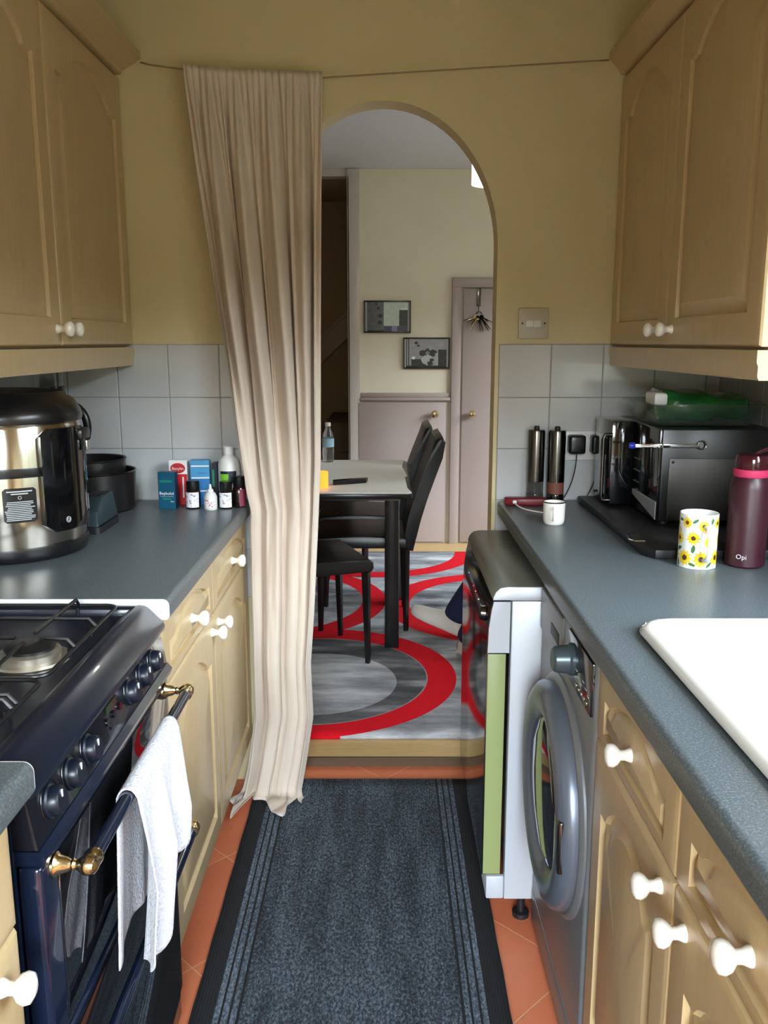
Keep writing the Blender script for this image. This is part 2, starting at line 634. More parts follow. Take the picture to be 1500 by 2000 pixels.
# ------------------------------------------------------------------ the setting
XL, XR = -1.02, 0.98            # kitchen side walls
YB, YB2 = 2.547, 2.637          # arch wall, near and far face
YF = -1.40                      # wall behind the camera
DXL, DXR, DYB = -1.75, 2.40, 5.73   # dining room
ZC = 2.42
DF = 0.03                       # dining floor level

bm = B(); box(bm, XL - 0.1, XR + 0.1, YF - 0.1, YB2, -0.05, 0.0)
struct('floor', bm, M['terracotta'])
bm = B(); box(bm, DXL, DXR, YB2, 6.9, -0.05, DF)
struct('floor_dining', bm, M['oak_floor'])
bm = B(); box(bm, -0.321, 0.321, YB2 - 0.006, YB2, 0.0, DF - 0.006)
box(bm, -0.321, 0.321, YB2 - 0.012, YB2, DF - 0.005, DF + 0.002, 0.002)
struct('trim_1', bm, M['step_shade'])
bm = B(); box(bm, XL - 0.1, XR + 0.1, YF - 0.1, YB, ZC, ZC + 0.06)
struct('ceiling', bm, M['ceiling_k'])
bm = B(); box(bm, DXL - 0.1, DXR + 0.1, YB, 6.9, ZC + 0.001, ZC + 0.06)
struct('ceiling_dining', bm, M['ceiling'])
bm = B(); box(bm, XL - 0.1, XL, YF - 0.1, YB, 0, ZC)
struct('wall_left', bm, M['wall'])

# wall with the arch
a_, b_, zs_ = 0.32, 0.385, 1.622
bm = B()
xs_ = [a_ * math.cos(PI - k * PI / 40) for k in range(41)]
zt_ = [zs_ + b_ * math.sqrt(max(0.0, 1 - (x / a_) ** 2)) for x in xs_]
X_ = [DXL - 0.1] + xs_ + [DXR + 0.1]
fr, bk_ = [], []
for x in X_:
    fr.append(bm.verts.new((x, YB, ZC))); bk_.append(bm.verts.new((x, YB2, ZC)))
lf, lb_ = [], []
for x, z in zip(xs_, zt_):
    lf.append(bm.verts.new((x, YB, z))); lb_.append(bm.verts.new((x, YB2, z)))
for k in range(len(xs_) - 1):
    bm.faces.new((fr[k + 1], fr[k + 2], lf[k + 1], lf[k]))
    bm.faces.new((bk_[k + 1], bk_[k + 2], lb_[k + 1], lb_[k]))
    bm.faces.new((lf[k], lf[k + 1], lb_[k + 1], lb_[k]))
for sgn_, e0, e1 in ((0, 0, 1), (1, len(X_) - 2, len(X_) - 1)):
    arch_f, arch_b = (lf[0], lb_[0]) if sgn_ == 0 else (lf[-1], lb_[-1])
    inner, outr = (e1, e0) if sgn_ == 0 else (e0, e1)
    xi, xo = X_[inner], X_[outr]
    bf = [bm.verts.new((xi, YB, 0)), bm.verts.new((xo, YB, 0)), bm.verts.new((xi, YB2, 0)), bm.verts.new((xo, YB2, 0))]
    mo = [bm.verts.new((xo, YB, zs_)), bm.verts.new((xo, YB2, zs_))]
    bm.faces.new((fr[outr], fr[inner], arch_f, mo[0])); bm.faces.new((mo[0], arch_f, bf[0], bf[1]))
    bm.faces.new((bk_[outr], bk_[inner], arch_b, mo[1])); bm.faces.new((mo[1], arch_b, bf[2], bf[3]))
    bm.faces.new((arch_f, arch_b, bf[2], bf[0]))
    bm.faces.new((fr[outr], mo[0], mo[1], bk_[outr])); bm.faces.new((mo[0], bf[1], bf[3], mo[1]))
bm.faces.ensure_lookup_table()
for f in bm.faces:
    if all(abs(v.co.y - YB2) < 1e-5 for v in f.verts):
        f.material_index = 1
struct('wall_back', bm, None, mats=[M['wall'], M['dine_wall']], angle=40)


def wall_with_hole(name, axis, at, th, u0, u1, z0, z1, hu0, hu1, hz0, hz1, m):
    bm = B()
    for a, b, c, d in ((u0, hu0, z0, z1), (hu1, u1, z0, z1), (hu0, hu1, z0, hz0), (hu0, hu1, hz1, z1)):
        if b - a > 1e-4 and d - c > 1e-4:
            if axis == 'x':
                box(bm, at, at + th, a, b, c, d)
            else:
                box(bm, a, b, at, at + th, c, d)
    return struct(name, bm, m)


wall_with_hole('wall_right', 'x', XR, 0.12, YF - 0.1, YB, 0, ZC, -0.05, 1.25, 1.05, 2.11, M['wall'])
wall_with_hole('wall_front', 'y', YF - 0.12, 0.12, XL, XR, 0, ZC, -0.50, 0.50, 0.0, 2.10, M['wall'])
wall_with_hole('wall_dining_right', 'x', DXR, 0.12, YB2, 6.9, 0, ZC, 3.0, 5.3, 0.8, 2.25, M['dine_wall'])
bm = B(); box(bm, DXL - 0.1, DXL, YB2, 6.9, 0, ZC); struct('wall_dining_left', bm, M['dine_wall'])

# dining back wall (side of the stairs) with the open stairwell to its left
bm = B(); box(bm, -0.222, DXR, DYB, DYB + 0.10, DF, ZC); struct('wall_dining_back', bm, M['dine_wall'])
bm = B(); box(bm, DXL, -0.222, DYB, DYB + 0.1, 2.375, ZC); struct('trim_2', bm, M['trimwhite'])
bm = B(); box(bm, DXL, -1.15, DYB, DYB + 0.1, DF, 2.375); struct('wall_dining_back_left', bm, M['dine_wall'])
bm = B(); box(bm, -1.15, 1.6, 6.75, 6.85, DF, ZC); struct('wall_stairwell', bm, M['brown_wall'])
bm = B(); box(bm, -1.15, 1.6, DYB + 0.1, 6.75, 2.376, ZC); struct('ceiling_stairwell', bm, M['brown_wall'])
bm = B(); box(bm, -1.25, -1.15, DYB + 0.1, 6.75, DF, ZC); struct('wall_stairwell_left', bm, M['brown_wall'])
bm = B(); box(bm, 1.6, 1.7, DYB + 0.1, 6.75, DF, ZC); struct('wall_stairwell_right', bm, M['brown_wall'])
bm = B()
box(bm, -0.232, -0.155, DYB - 0.022, DYB, DF, ZC - 0.002, 0.004)
box(bm, -0.232, -0.219, DYB - 0.022, DYB + 0.1, DF, 2.375, 0.003)
struct('trim_3', bm, M['trimwhite'])
bm = B()
box(bm, -0.155, 0.43, DYB - 0.03, DYB, 0.985, 1.005, 0.004)
box(bm, -0.155, 0.43, DYB - 0.016, DYB, 1.005, 1.035, 0.004)
struct('trim_4', bm, M['lilac'])
bm = B()
box(bm, -0.155, 0.41, DYB - 0.012, DYB, DF, 0.985)
struct('trim_5', bm, M['lilac'])
# small under-stairs door
d = thing('door_1', None, None, (0.12, DYB - 0.02, DF))
d['kind'] = 'structure'
bm = B(); box(bm, -0.165, 0.402, DYB - 0.026, DYB - 0.013, DF + 0.012, 0.972, 0.002)
o = obj('door_leaf', bm, M['lilac'], d)
bm = B(); lathe(bm, [(0.018, 0), (0.018, 0.004), (0.008, 0.006), (0.008, 0.022), (0.021, 0.03), (0.026, 0.043), (0.021, 0.054), (0.0, 0.06)], (0.330, DYB - 0.026, 0.898), (0, -1, 0), 20)
obj('door_knob', bm, M['brass'], d)
# tall under-stairs door and frame
d = thing('door_2', None, None, (0.85, DYB - 0.02, DF))
d['kind'] = 'structure'
bm = B()
box(bm, 0.435, 0.495, DYB - 0.03, DYB, DF, 1.755, 0.004)
box(bm, 1.155, 1.215, DYB - 0.03, DYB, DF, 1.755, 0.004)
box(bm, 0.435, 1.215, DYB - 0.032, DYB, 1.70, 1.762, 0.004)
obj('door_frame', bm, M['lilac'], d)
bm = B(); box(bm, 0.507, 1.147, DYB - 0.024, DYB - 0.004, DF + 0.01, 1.692, 0.002)
obj('door_leaf', bm, M['lilac'], d)
bm = B(); lathe(bm, [(0.018, 0), (0.018, 0.004), (0.008, 0.006), (0.008, 0.022), (0.021, 0.03), (0.026, 0.043), (0.021, 0.054), (0.0, 0.06)], (0.572, DYB - 0.024, 0.898), (0, -1, 0), 20)
obj('door_knob', bm, M['brass'], d)

# stair flight seen through the opening
bm = B()
for k in range(9):
    box(bm, -1.0 + 0.2 * k, 1.55, DYB + 0.12, 6.74, DF + 0.2 * k, DF + 0.2 * (k + 1), 0.012 if k < 5 else 0)
st = obj('staircase', bm, M['carpet'])
link_tags(st, 'dark carpeted stairs rising inside the stairwell opening', 'staircase')
bm = B()
prism(bm, [(-1.1, 0.62), (-1.1, 0.80), (0.62, 2.40), (0.8, 2.40)], 'y', 6.72, 6.749)
prism(bm, [(-1.1, 0.80), (-1.1, 0.82), (0.60, 2.41), (0.62, 2.40)], 'y', 6.705, 6.749)
struct('trim_6', bm, M['brown_wood'])

# windows and the glazed back door
def window(name, x, y0, y1, z0, z1, mull):
    w = thing(name, None, None, (x, (y0 + y1) / 2, z0)); w['kind'] = 'structure'
    bm = B()
    fr = 0.05
    box(bm, x, x + 0.06, y0, y1, z0, z0 + fr, 0.004); box(bm, x, x + 0.06, y0, y1, z1 - fr, z1, 0.004)
    box(bm, x, x + 0.06, y0, y0 + fr, z0 + fr, z1 - fr); box(bm, x, x + 0.06, y1 - fr, y1, z0 + fr, z1 - fr)
    for q in mull:
        box(bm, x, x + 0.06, q - 0.03, q + 0.03, z0 + fr, z1 - fr)
    obj('window_frame', bm, M['upvc'], w)
    bm = B(); box(bm, x + 0.028, x + 0.034, y0 + 0.03, y1 - 0.03, z0 + 0.03, z1 - 0.03)
    obj('window_pane', bm, M['pane'], w)
    return w


w = window('window_1', XR + 0.04, -0.05, 1.25, 1.05, 2.11, (0.6,))
bm = B(); box(bm, XR - 0.03, XR + 0.04, -0.08, 1.28, 1.03, 1.05, 0.005); obj('window_sill', bm, M['upvc'], w)
window('window_2', DXR + 0.04, 3.0, 5.3, 0.8, 2.25, (3.75, 4.55))
d = thing('door_3', None, None, (-0.02, YF, 0)); d['kind'] = 'structure'
bm = B()
y = YF - 0.09
box(bm, -0.50, -0.44, y, y + 0.06, 0, 2.10); box(bm, 0.44, 0.50, y, y + 0.06, 0, 2.10)
box(bm, -0.44, 0.44, y, y + 0.06, 2.04, 2.10); box(bm, -0.44, 0.44, y, y + 0.06, 0.0, 0.16)
obj('door_leaf', bm, M['upvc'], d)
bm = B(); box(bm, -0.45, 0.45, y + 0.026, y + 0.032, 0.15, 2.05); obj('door_glass', bm, M['pane'], d)

# tiling: one mesh of glazed tiles over a bed of grout
def tiling(name, axis, at, sgn, u_edges, z_edges):
    bm = B()
    for i in range(len(u_edges) - 1):
        for j in range(len(z_edges) - 1):
            a, b, c, d = u_edges[i] + 0.001, u_edges[i + 1] - 0.001, z_edges[j] + 0.001, z_edges[j + 1] - 0.001
            if axis == 'y':
                box(bm, a, b, at - 0.007, at, c, d, 0.0016, 1)
            else:
                box(bm, at, at + sgn * 0.007, a, b, c, d, 0.0016, 1)
    if axis == 'y':
        vs = box(bm, u_edges[0], u_edges[-1], at - 0.0055, at, z_edges[0], z_edges[-1])
    else:
        vs = box(bm, at, at + sgn * 0.0055, u_edges[0], u_edges[-1], z_edges[0], z_edges[-1])
    gs = set(vs)
    for f in bm.faces:
        if all(v in gs for v in f.verts):
            f.material_index = 1
    return struct(name, bm, None, mats=[M['tile'], M['grout']])


ze = [0.60, 0.75, 0.90, 1.053, 1.202, 1.354]
tiling('trim_7', 'y', YB, 1, [XL + 0.008, -0.916, -0.769, -0.622, -0.475, -0.326], ze)
tiling('trim_8', 'y', YB, 1, [0.331, 0.481, 0.631, 0.781, 0.931, XR - 0.008], ze)
tiling('trim_9', 'x', XL, 1, [YB - 0.15 * k for k in range(16, -1, -1)], ze[2:])
tiling('trim_10', 'x', XR, -1, [YB - 0.15 * k for k in range(8, -1, -1)], ze[2:])

# ------------------------------------------------------------------ cabinet fronts
def arch_top(tn):
    """cathedral arch profile, tn in -1..1 -> 0..1"""
    a = abs(tn)
    if a > 0.80:
        return 0.0
    if a > 0.74:
        return (0.80 - a) / 0.06 * 0.22
    return 0.22 + 0.78 * math.cos(PI / 2 * a / 0.74) ** 0.9


def panel_door(X, sgn, y0, y1, z0, z1, margin=0.055, rise=0.055, th=0.02, bw=0.03):
    """raised-panel front in the plane x = X facing sgn*x; returns bmesh"""
    bm = B()
    W, Hh = y1 - y0, z1 - z0
    NB, NS, NT_ = 10, 12, 40
    m = min(margin, W * 0.17)
    q = bw / 0.03

    def outline(ins, arch=True):
        i = m + ins
        lo = z0 + min(m, Hh * 0.17) + ins
        hi = z1 - min(m * 0.8, Hh * 0.15) - ins
        base = hi - rise
        P = []
        for k in range(NB):
            P.append((y0 + i + (W - 2 * i) * k / NB, lo))
        for k in range(NS):
            P.append((y1 - i, lo + (base - lo) * k / NS))
        for k in range(NT_):
            tn = 1 - 2 * k / NT_
            P.append((y0 + W / 2 + tn * (W / 2 - i), base + rise * arch_top(tn)))
        for k in range(NS):
            P.append((y0 + i, base + (lo - base) * k / NS))
        return P

    def rect(ins):
        P = []
        a, b, c, d = y0 + ins, y1 - ins, z0 + ins, z1 - ins
        for k in range(NB):
            P.append((a + (b - a) * k / NB, c))
        for k in range(NS):
            P.append((b, c + (d - c) * k / NS))
        for k in range(NT_):
            P.append((b + (a - b) * k / NT_, d))
        for k in range(NS):
            P.append((a, d + (c - d) * k / NS))
        return P
    loops = [(rect(0), -th), (rect(0), -0.006), (rect(0.003), -0.002), (rect(0.009), -0.0005), (rect(0.013), 0.0),
             (outline(0), 0.0), (outline(0.003 * q), -0.0080), (outline(0.011 * q), -0.0090), (outline(0.03 * q), -0.0005), (outline(0.032 * q), 0.0)]
    rings = []
    for P, h in loops:
        rings.append([bm.verts.new((X + sgn * h, p[0], p[1])) for p in P])
    n = len(rings[0])
    for A, Bq in zip(rings, rings[1:]):
        for k in range(n):
            bm.faces.new((A[k], A[(k + 1) % n], Bq[(k + 1) % n], Bq[k]))
    # centre panel: fill with a strip between bottom and top
    last = rings[-1]
    cc_ = bm.verts.new((X, y0 + W / 2, sum(v.co.z for v in last[:NB]) / NB * 0.5 + last[NB + NS].co.z * 0.5))
    for k in range(n):
        bm.faces.new((last[k], last[(k + 1) % n], cc_))
    bm.faces.new(list(reversed(rings[0])))
    return bm


def knob(parent, X, sgn, y, z, s=1.0):
    bm = B()
    lathe(bm, [(0.0105 * s, 0), (0.0105 * s, 0.003 * s), (0.0075 * s, 0.010 * s), (0.0078 * s, 0.016 * s), (0.0150 * s, 0.022 * s), (0.0172 * s, 0.028 * s), (0.0155 * s, 0.034 * s), (0.008 * s, 0.0375 * s), (0, 0.038 * s)],
          (X, y, z), (sgn, 0, 0), 22)
    return obj('knob', bm, M['knob'], parent, angle=60)


def base_unit(name, label, Xf, sgn, Xback, y_edges, knob_y, open_top=False):
    """floor cabinet with drawers above doors; y_edges = door boundaries, knob_y = knob positions for the doors"""
    t = thing(name, label, 'cabinet', ((Xf + Xback) / 2, (y_edges[0] + y_edges[-1]) / 2, 0))
    xb = Xf - sgn * 0.021
    bm = B()
    if open_top:
        box(bm, xb, Xback, y_edges[0], y_edges[-1], 0.15, 0.735)
        box(bm, xb, Xback, y_edges[0], y_edges[0] + 0.016, 0.735, 0.858); box(bm, xb, Xback, y_edges[-1] - 0.016, y_edges[-1], 0.735, 0.858)
        box(bm, xb, xb - sgn * 0.016, y_edges[0] + 0.016, y_edges[-1] - 0.016, 0.735, 0.858)
    else:
        box(bm, xb, Xback, y_edges[0], y_edges[-1], 0.15, 0.858)
    obj('carcass', bm, M['maple_edge'], t)
    bm = B(); box(bm, xb - sgn * 0.05, Xback, y_edges[0], y_edges[-1], 0.0, 0.149)
    obj('plinth', bm, M['plinth'], t)
    for i in range(len(y_edges) - 1):
        a, b = y_edges[i] + 0.0015, y_edges[i + 1] - 0.0015
        d = obj('drawer_front', panel_door(Xf, sgn, a, b, 0.722, 0.855, 0.045, 0.034, bw=0.016), M['maple'], t)
        knob(d, Xf - sgn * 0.0005, sgn, (a + b) / 2, 0.785)
        d = obj('door', panel_door(Xf, sgn, a, b, 0.160, 0.717, 0.055, 0.06), M['maple'], t)
        if knob_y[i] is not None:
            knob(d, Xf - sgn * 0.0005, sgn, knob_y[i], 0.685)
    return t


base_unit('base_cabinet', 'beige wooden two-door base cabinet under the left worktop beyond the cooker', -0.408, 1, XL + 0.001, [1.530, 2.008, 2.520], [1.968, 2.048])
base_unit('base_cabinet', 'beige base cabinet in the bottom left corner, nearer than the cooker', -0.408, 1, XL + 0.001, [0.38, 0.868], [0.812])
base_unit('base_cabinet', 'beige wooden two-door base cabinet under the white sink', 0.350, -1, XR - 0.001, [0.52, 0.947, 1.343], [0.90, 0.99], True)


def wall_unit(name, label, Xf, sgn, Xback, y_edges, knob_y, flare, yend_far):
    t = thing(name, label, 'cabinet', ((Xf + Xback) / 2, (y_edges[0] + y_edges[-1]) / 2, 1.345))
    xb = Xf - sgn * 0.021
    bm = B(); box(bm, xb, Xback, y_edges[0], y_edges[-1], 1.347, 2.07, 0.001, 1)
    obj('carcass', bm, M['maple_edge'], t)
    for i in range(len(y_edges) - 1):
        a, b = y_edges[i] + 0.0015, y_edges[i + 1] - 0.0015
        d = obj('door', panel_door(Xf, sgn, a, b, 1.352, 2.062, 0.06, 0.07), M['maple'], t)
        if knob_y[i] is not None:
            knob(d, Xf - sgn * 0.0005, sgn, knob_y[i], 1.388)
    # light pelmet below, cornice above
    bm = B()
    s = sgn
    prof = [(Xf + s * 0.002, 1.346), (Xf + s * 0.002, 1.325), (Xf - s * 0.001, 1.318), (Xf - s * 0.001, 1.300), (Xf - s * 0.004, 1.294), (Xf - s * 0.018, 1.294), (Xf - s * 0.018, 1.346)]
    prism(bm, prof, 'y', y_edges[0] - 0.002, y_edges[-1])
    box(bm, Xf - s * 0.018, Xback, y_edges[0] - 0.002, y_edges[0] + 0.016, 1.294, 1.346)
    obj('pelmet', bm, M['maple'], t)
    bm = B()
    prof = [(Xback, 2.071), (Xf, 2.071), (Xf + s * 0.006, 2.074), (Xf + s * 0.010, 2.082), (Xf + s * flare * 0.55, 2.094), (Xf + s * flare * 0.8, 2.104), (Xf + s * flare, 2.112), (Xf + s * flare, 2.125), (Xback, 2.125)]
    prism(bm, prof, 'y', y_edges[0] - flare, yend_far)
    obj('cornice', bm, M['maple'], t)
    return t


wall_unit('wall_cabinet', 'beige wooden wall cabinet on the left wall above the multicooker', -0.718, 1, XL + 0.001, [1.42, 1.985, YB - 0.004], [1.955, 2.015], 0.06, YB - 0.003)
wall_unit('wall_cabinet', 'beige wooden wall cabinet on the right wall above the microwave', 0.647, -1, XR - 0.001, [1.530, 2.045, YB - 0.004], [2.00, 2.09], 0.038, YB - 0.003)

# ------------------------------------------------------------------ worktops
def top_profile(Xf, s, Xb, z0=0.86, z1=0.90):
    """post-formed front edge; s = direction pointing out of the worktop front"""
    r = 0.012
    P = [(Xb, z1)]
    for k in range(7):
        a = PI / 2 - k * PI / 2 / 6
        P.append((Xf - s * r + s * r * math.cos(a), z1 - r + r * math.sin(a)))
    for k in range(5):
        a = -k * PI / 2 / 4
        P.append((Xf - s * 0.008 + s * 0.008 * math.cos(a), z0 + 0.008 + 0.008 * math.sin(a)))
    P.append((Xb, z0))
    return P


bm = B(); prism(bm, top_profile(-0.392, 1, XL + 0.001), 'y', 1.5285, YB - 0.008)
wt = obj('worktop', bm, M['worktop'])
link_tags(wt, 'slate grey worktop along the left wall beyond the cooker', 'worktop')
bm = B(); prism(bm, top_profile(-0.3925, 1, XL + 0.001, 0.8605, 0.8995), 'y', 1.526, 1.5284)
ed = obj('edging_strip', bm, M['white_edge'], wt, label='bright white strip on the cut end')
bm = B(); prism(bm, top_profile(-0.392, 1, XL + 0.001), 'y', 0.30, 0.900)
bmesh.ops.transform(bm, matrix=Matrix.Identity(4), verts=bm.verts)
wt = obj('worktop', bm, M['worktop'])
link_tags(wt, 'short piece of slate grey worktop at the left edge, nearer than the cooker', 'worktop')
bm = B(); prism(bm, top_profile(-0.3925, 1, XL + 0.001, 0.8605, 0.8995), 'y', 0.9001, 0.9025)
obj('edging_strip', bm, M['white_edge'], wt, label='bright white strip on the cut end')

SX0, SX1, SY0, SY1 = 0.405, 0.90, 0.16, 1.370     # sink
bm = B()
prism(bm, top_profile(0.333, -1, 0.43), 'y', -0.5, YB - 0.04)
prism(bm, [(0.43, 0.86), (0.43, 0.90), (XR - 0.001, 0.90), (XR - 0.001, 0.86)], 'y', 1.36, YB - 0.008)
prism(bm, [(0.43, 0.86), (0.43, 0.90), (XR - 0.001, 0.90), (XR - 0.001, 0.86)], 'y', -0.5, 0.19)
prism(bm, [(0.875, 0.86), (0.875, 0.90), (XR - 0.001, 0.90), (XR - 0.001, 0.86)], 'y', 0.19, 1.36)
# rounded far corner
prism(bm, [(0.43, YB - 0.008), (0.366, YB - 0.008), (0.350, YB - 0.014), (0.338, YB - 0.025), (0.333, YB - 0.04), (0.43, YB - 0.04)], 'z', 0.86, 0.90, 0.004, 2)
wt = obj('worktop', bm, M['worktop'])
link_tags(wt, 'long slate grey worktop along the right wall with the white sink set in', 'worktop')

# sink: one ceramic heightfield with bowl and drainer
def sink_z(x, y):
    def box_d(x0, x1, y0, y1, r):
        cx, cy = (x0 + x1) / 2, (y0 + y1) / 2
        qx, qy = abs(x - cx) - (x1 - x0) / 2 + r, abs(y - cy) - (y1 - y0) / 2 + r
        return -(math.hypot(max(qx, 0), max(qy, 0)) + min(max(qx, qy), 0) - r)
    sm = lambda v: max(0.0, min(1.0, v)) ** 2 * (3 - 2 * max(0.0, min(1.0, v)))
    z = 0.9195
    e = box_d(SX0, SX1, SY0, SY1, 0.06)
    z -= 0.012 * (1 - sm(e / 0.012))
    z -= 0.008 * sm((box_d(SX0 + 0.022, SX1 - 0.05, 0.80, SY1 - 0.022, 0.05)) / 0.012)
    if 0.86 < y < 1.32 and SX0 + 0.06 < x < SX1 - 0.09:
        z += 0.0025 * max(0.0, math.sin((x - SX0) * 2 * PI / 0.03))
    z -= 0.165 * sm((box_d(SX0 + 0.03, SX1 - 0.06, 0.26, 0.76, 0.06)) / 0.035)
    return z


bm = B()
nx, ny = 64, 130
grid = []
for j in range(ny + 1):
    row = []
    for i in range(nx + 1):
        x = SX0 + (SX1 - SX0) * i / nx
        y = SY0 + (SY1 - SY0) * j / ny
        r = 0.06
        cx = min(max(x, SX0 + r), SX1 - r)
        cy = min(max(y, SY0 + r), SY1 - r)
        dd = math.hypot(x - cx, y - cy)
        if dd > r:
            x, y = cx + (x - cx) * r / dd, cy + (y - cy) * r / dd
        row.append((x, y, sink_z(x, y)))
    grid.append(row)
sheet(bm, grid)
bmesh.ops.remove_doubles(bm, verts=bm.verts, dist=0.0002)
bmesh.ops.recalc_face_normals(bm, faces=bm.faces)
sk = obj('sink', bm, M['ceramic'], angle=50)
sm_ = sk.modifiers.new('thickness', 'SOLIDIFY'); sm_.thickness = 0.006; sm_.offset = -1
link_tags(sk, 'white ceramic sink with rounded corner set into the right worktop', 'sink')

# ------------------------------------------------------------------ cooker
ck = thing('gas_cooker', 'navy enamel gas cooker with brass-ended handles between the left worktops', 'cooker', (-0.71, 1.213, 0))
cy0, cy1 = 0.908, 1.520
bm = B()
prism(bm, [(-1.0, 0.04), (-0.428, 0.04), (-0.428, 0.86), (-1.0, 0.86)], 'y', cy0, cy1)
box(bm, -0.43, -0.404, cy0, cy1, 0.04, 0.10, 0.006)
obj('body', bm, M['navy'], ck)
# hob: raised rounded front edge and sunken tray
bm = B()
outer = [(-1.0, 0.846), (-0.403, 0.846), (-0.3985, 0.849), (-0.3975, 0.855), (-0.400, 0.861), (-0.426, 0.888), (-0.433, 0.8925), (-0.444, 0.894), (-0.456, 0.890), (-0.466, 0.880), (-0.955, 0.880), (-0.965, 0.892), (-1.0, 0.894)]
prism(bm, outer, 'y', cy0, cy1, 0.010, 3)
box(bm, -0.98, -0.44, cy0 + 0.002, cy0 + 0.03, 0.87, 0.893, 0.008)
box(bm, -0.98, -0.44, cy1 - 0.03, cy1 - 0.002, 0.87, 0.893, 0.008)
obj('hob', bm, M['navy_hob'], ck)
# control panel
bm = B()
prism(bm, [(-0.428, 0.783), (-0.399, 0.783), (-0.409, 0.845), (-0.428, 0.845)], 'y', cy0 + 0.002, cy1 - 0.002, 0.002)
cp = obj('control_panel', bm, M['panel_black'], ck)
bm = B()
prism(bm, [(-0.428, 0.764), (-0.392, 0.764), (-0.390, 0.772), (-0.398, 0.782), (-0.428, 0.782)], 'y', cy0 + 0.002, cy1 - 0.002)
obj('panel_ledge', bm, M['navy'], ck)
nrm = Vector((0.987, 0, 0.16)).normalized()
for ky in (0.966, 1.034, 1.102, 1.300, 1.368, 1.436, ):
    bm = B()
    base = Vector((-0.4045, ky, 0.815))
    lathe(bm, [(0.021, 0), (0.021, 0.003), (0.0185, 0.005), (0.0175, 0.014), (0.015, 0.017), (0, 0.017)], base, nrm, 24)
    kb = obj('control_knob', bm, M['navy_matt'], cp)
    bm = B()
    up = Vector((-0.16, 0, 0.987))
    p = base + nrm * 0.0172 + up * 0.008
    box(bm, p.x - 0.0008, p.x + 0.0012, ky - 0.0013, ky + 0.0013, p.z - 0.004, p.z + 0.005)
    obj('pointer_line', bm, M['mark'], kb)
    bm = B()
    ring_pts = [base + nrm * 0.0012 + Vector((0, 1, 0)) * 0.0262 * math.cos(a) + up * 0.0262 * math.sin(a) for a in [k * 2 * PI / 28 for k in range(-3, 18)]]
    tube(bm, ring_pts, 0.0004, 5)
    obj('dial_marks', bm, M['steel_dark'], cp)
bm = B()
for i, (yy, zz) in enumerate(((1.185, 0.812), (1.215, 0.812), (1.245, 0.812), (1.20, 0.80))):
    lathe(bm, [(0.006, 0), (0.006, 0.003), (0, 0.003)], (-0.4035 - 0.0003, yy, zz + 0.004), nrm, 14)
obj('timer_buttons', bm, M['black_gloss'], cp)
bm = B(); box(bm, -0.4062, -0.4040, 1.188, 1.236, 0.825, 0.838)
clk = obj('clock_display', bm, mat('clock_glass', srgb(16, 30, 22), 0.1, emit=srgb(60, 200, 110), es=0.02), cp)


def oven_door(z0, z1, hz, first):
    bm = B(); box(bm, -0.428, -0.398, cy0 + 0.004, cy1 - 0.004, z0, z1, 0.007, 3)
    d = obj('oven_door', bm, M['navy'], ck)
    bm = B(); box(bm, -0.400, -0.3955, cy0 + 0.05, cy1 - 0.03, z0 + 0.012, z1 - 0.008, 0.002)
    obj('door_glass', bm, M['glass_black'], d)
    bm = B(); tube(bm, [(-0.355, 0.955, hz), (-0.355, 1.475, hz)], 0.0095, 18)
    h = obj('handle', bm, M['navy'], d)
    for yy, s in ((0.948, -1), (1.482, 1)):
        bm = B()
        lathe(bm, [(0.0155, 0), (0.0155, 0.003), (0.0115, 0.007), (0.009, 0.016), (0.006, 0.021), (0.0075, 0.024), (0.0055, 0.027), (0.008, 0.031), (0.012, 0.036), (0.0128, 0.042), (0.011, 0.049), (0.006, 0.053), (0, 0.054)], (-0.3975, yy, hz), (1, 0, 0), 20)
        lathe(bm, [(0.0112, 0), (0.0118, 0.004), (0.0108, 0.008), (0.0122, 0.013), (0.0118, 0.018)], (-0.355, yy + (-s) * 0.001, hz), (0, -s, 0), 18)
        obj('handle_bracket', bm, M['brass'], h)
    return d


oven_door(0.508, 0.760, 0.742, True)
oven_door(0.105, 0.500, 0.472, False)
# burners and pan supports
for bx, by, r in ((-0.545, 1.275, 0.048), (-0.545, 1.045, 0.036), (-0.815, 1.375, 0.036), (-0.815, 1.06, 0.042)):
    bm = B()
    lathe(bm, [(r * 1.25, 0), (r * 1.2, 0.004), (r * 0.95, 0.005), (r * 0.95, 0.014), (r * 0.8, 0.017), (0, 0.017)], (bx, by, 0.8795), (0, 0, 1), 32)
    bn = obj('burner', bm, M['burner'], ck)
    bm = B()
    lathe(bm, [(r * 0.78, 0), (r * 0.80, 0.004), (r * 0.7, 0.007), (0, 0.008)], (bx, by, 0.897), (0, 0, 1), 28)
    obj('burner_cap', bm, M['iron'], bn)


def support(x0, x1, y0, y1, centres):
    bm = B()
    z = 0.908
    r = 0.0032
    loop = rrect(x0, x1, y0, y1, 0.02, 4)
    tube(bm, [(p[0], p[1], z - 0.010) for p in loop] + [(loop[0][0], loop[0][1], z - 0.010)], r, 8)
    for cx, cy in centres:
        for dx, dy in ((1, 0), (-1, 0), (0, 1), (0, -1)):
            ex = (x1 if dx > 0 else x0) if dx else cx
            ey = (y1 if dy > 0 else y0) if dy else cy
            L = [(ex, ey, z - 0.010), (ex - dx * 0.012, ey - dy * 0.012, z + 0.004), (cx + dx * 0.022, cy + dy * 0.022, z + 0.006)]
            tube(bm, L, r, 6)
            tube(bm, [(ex - dx * 0.01, ey - dy * 0.01, z - 0.012), (ex - dx * 0.01, ey - dy * 0.01, z - 0.026)], r * 0.9, 6)
    return obj('pan_support', bm, M['iron'], ck)


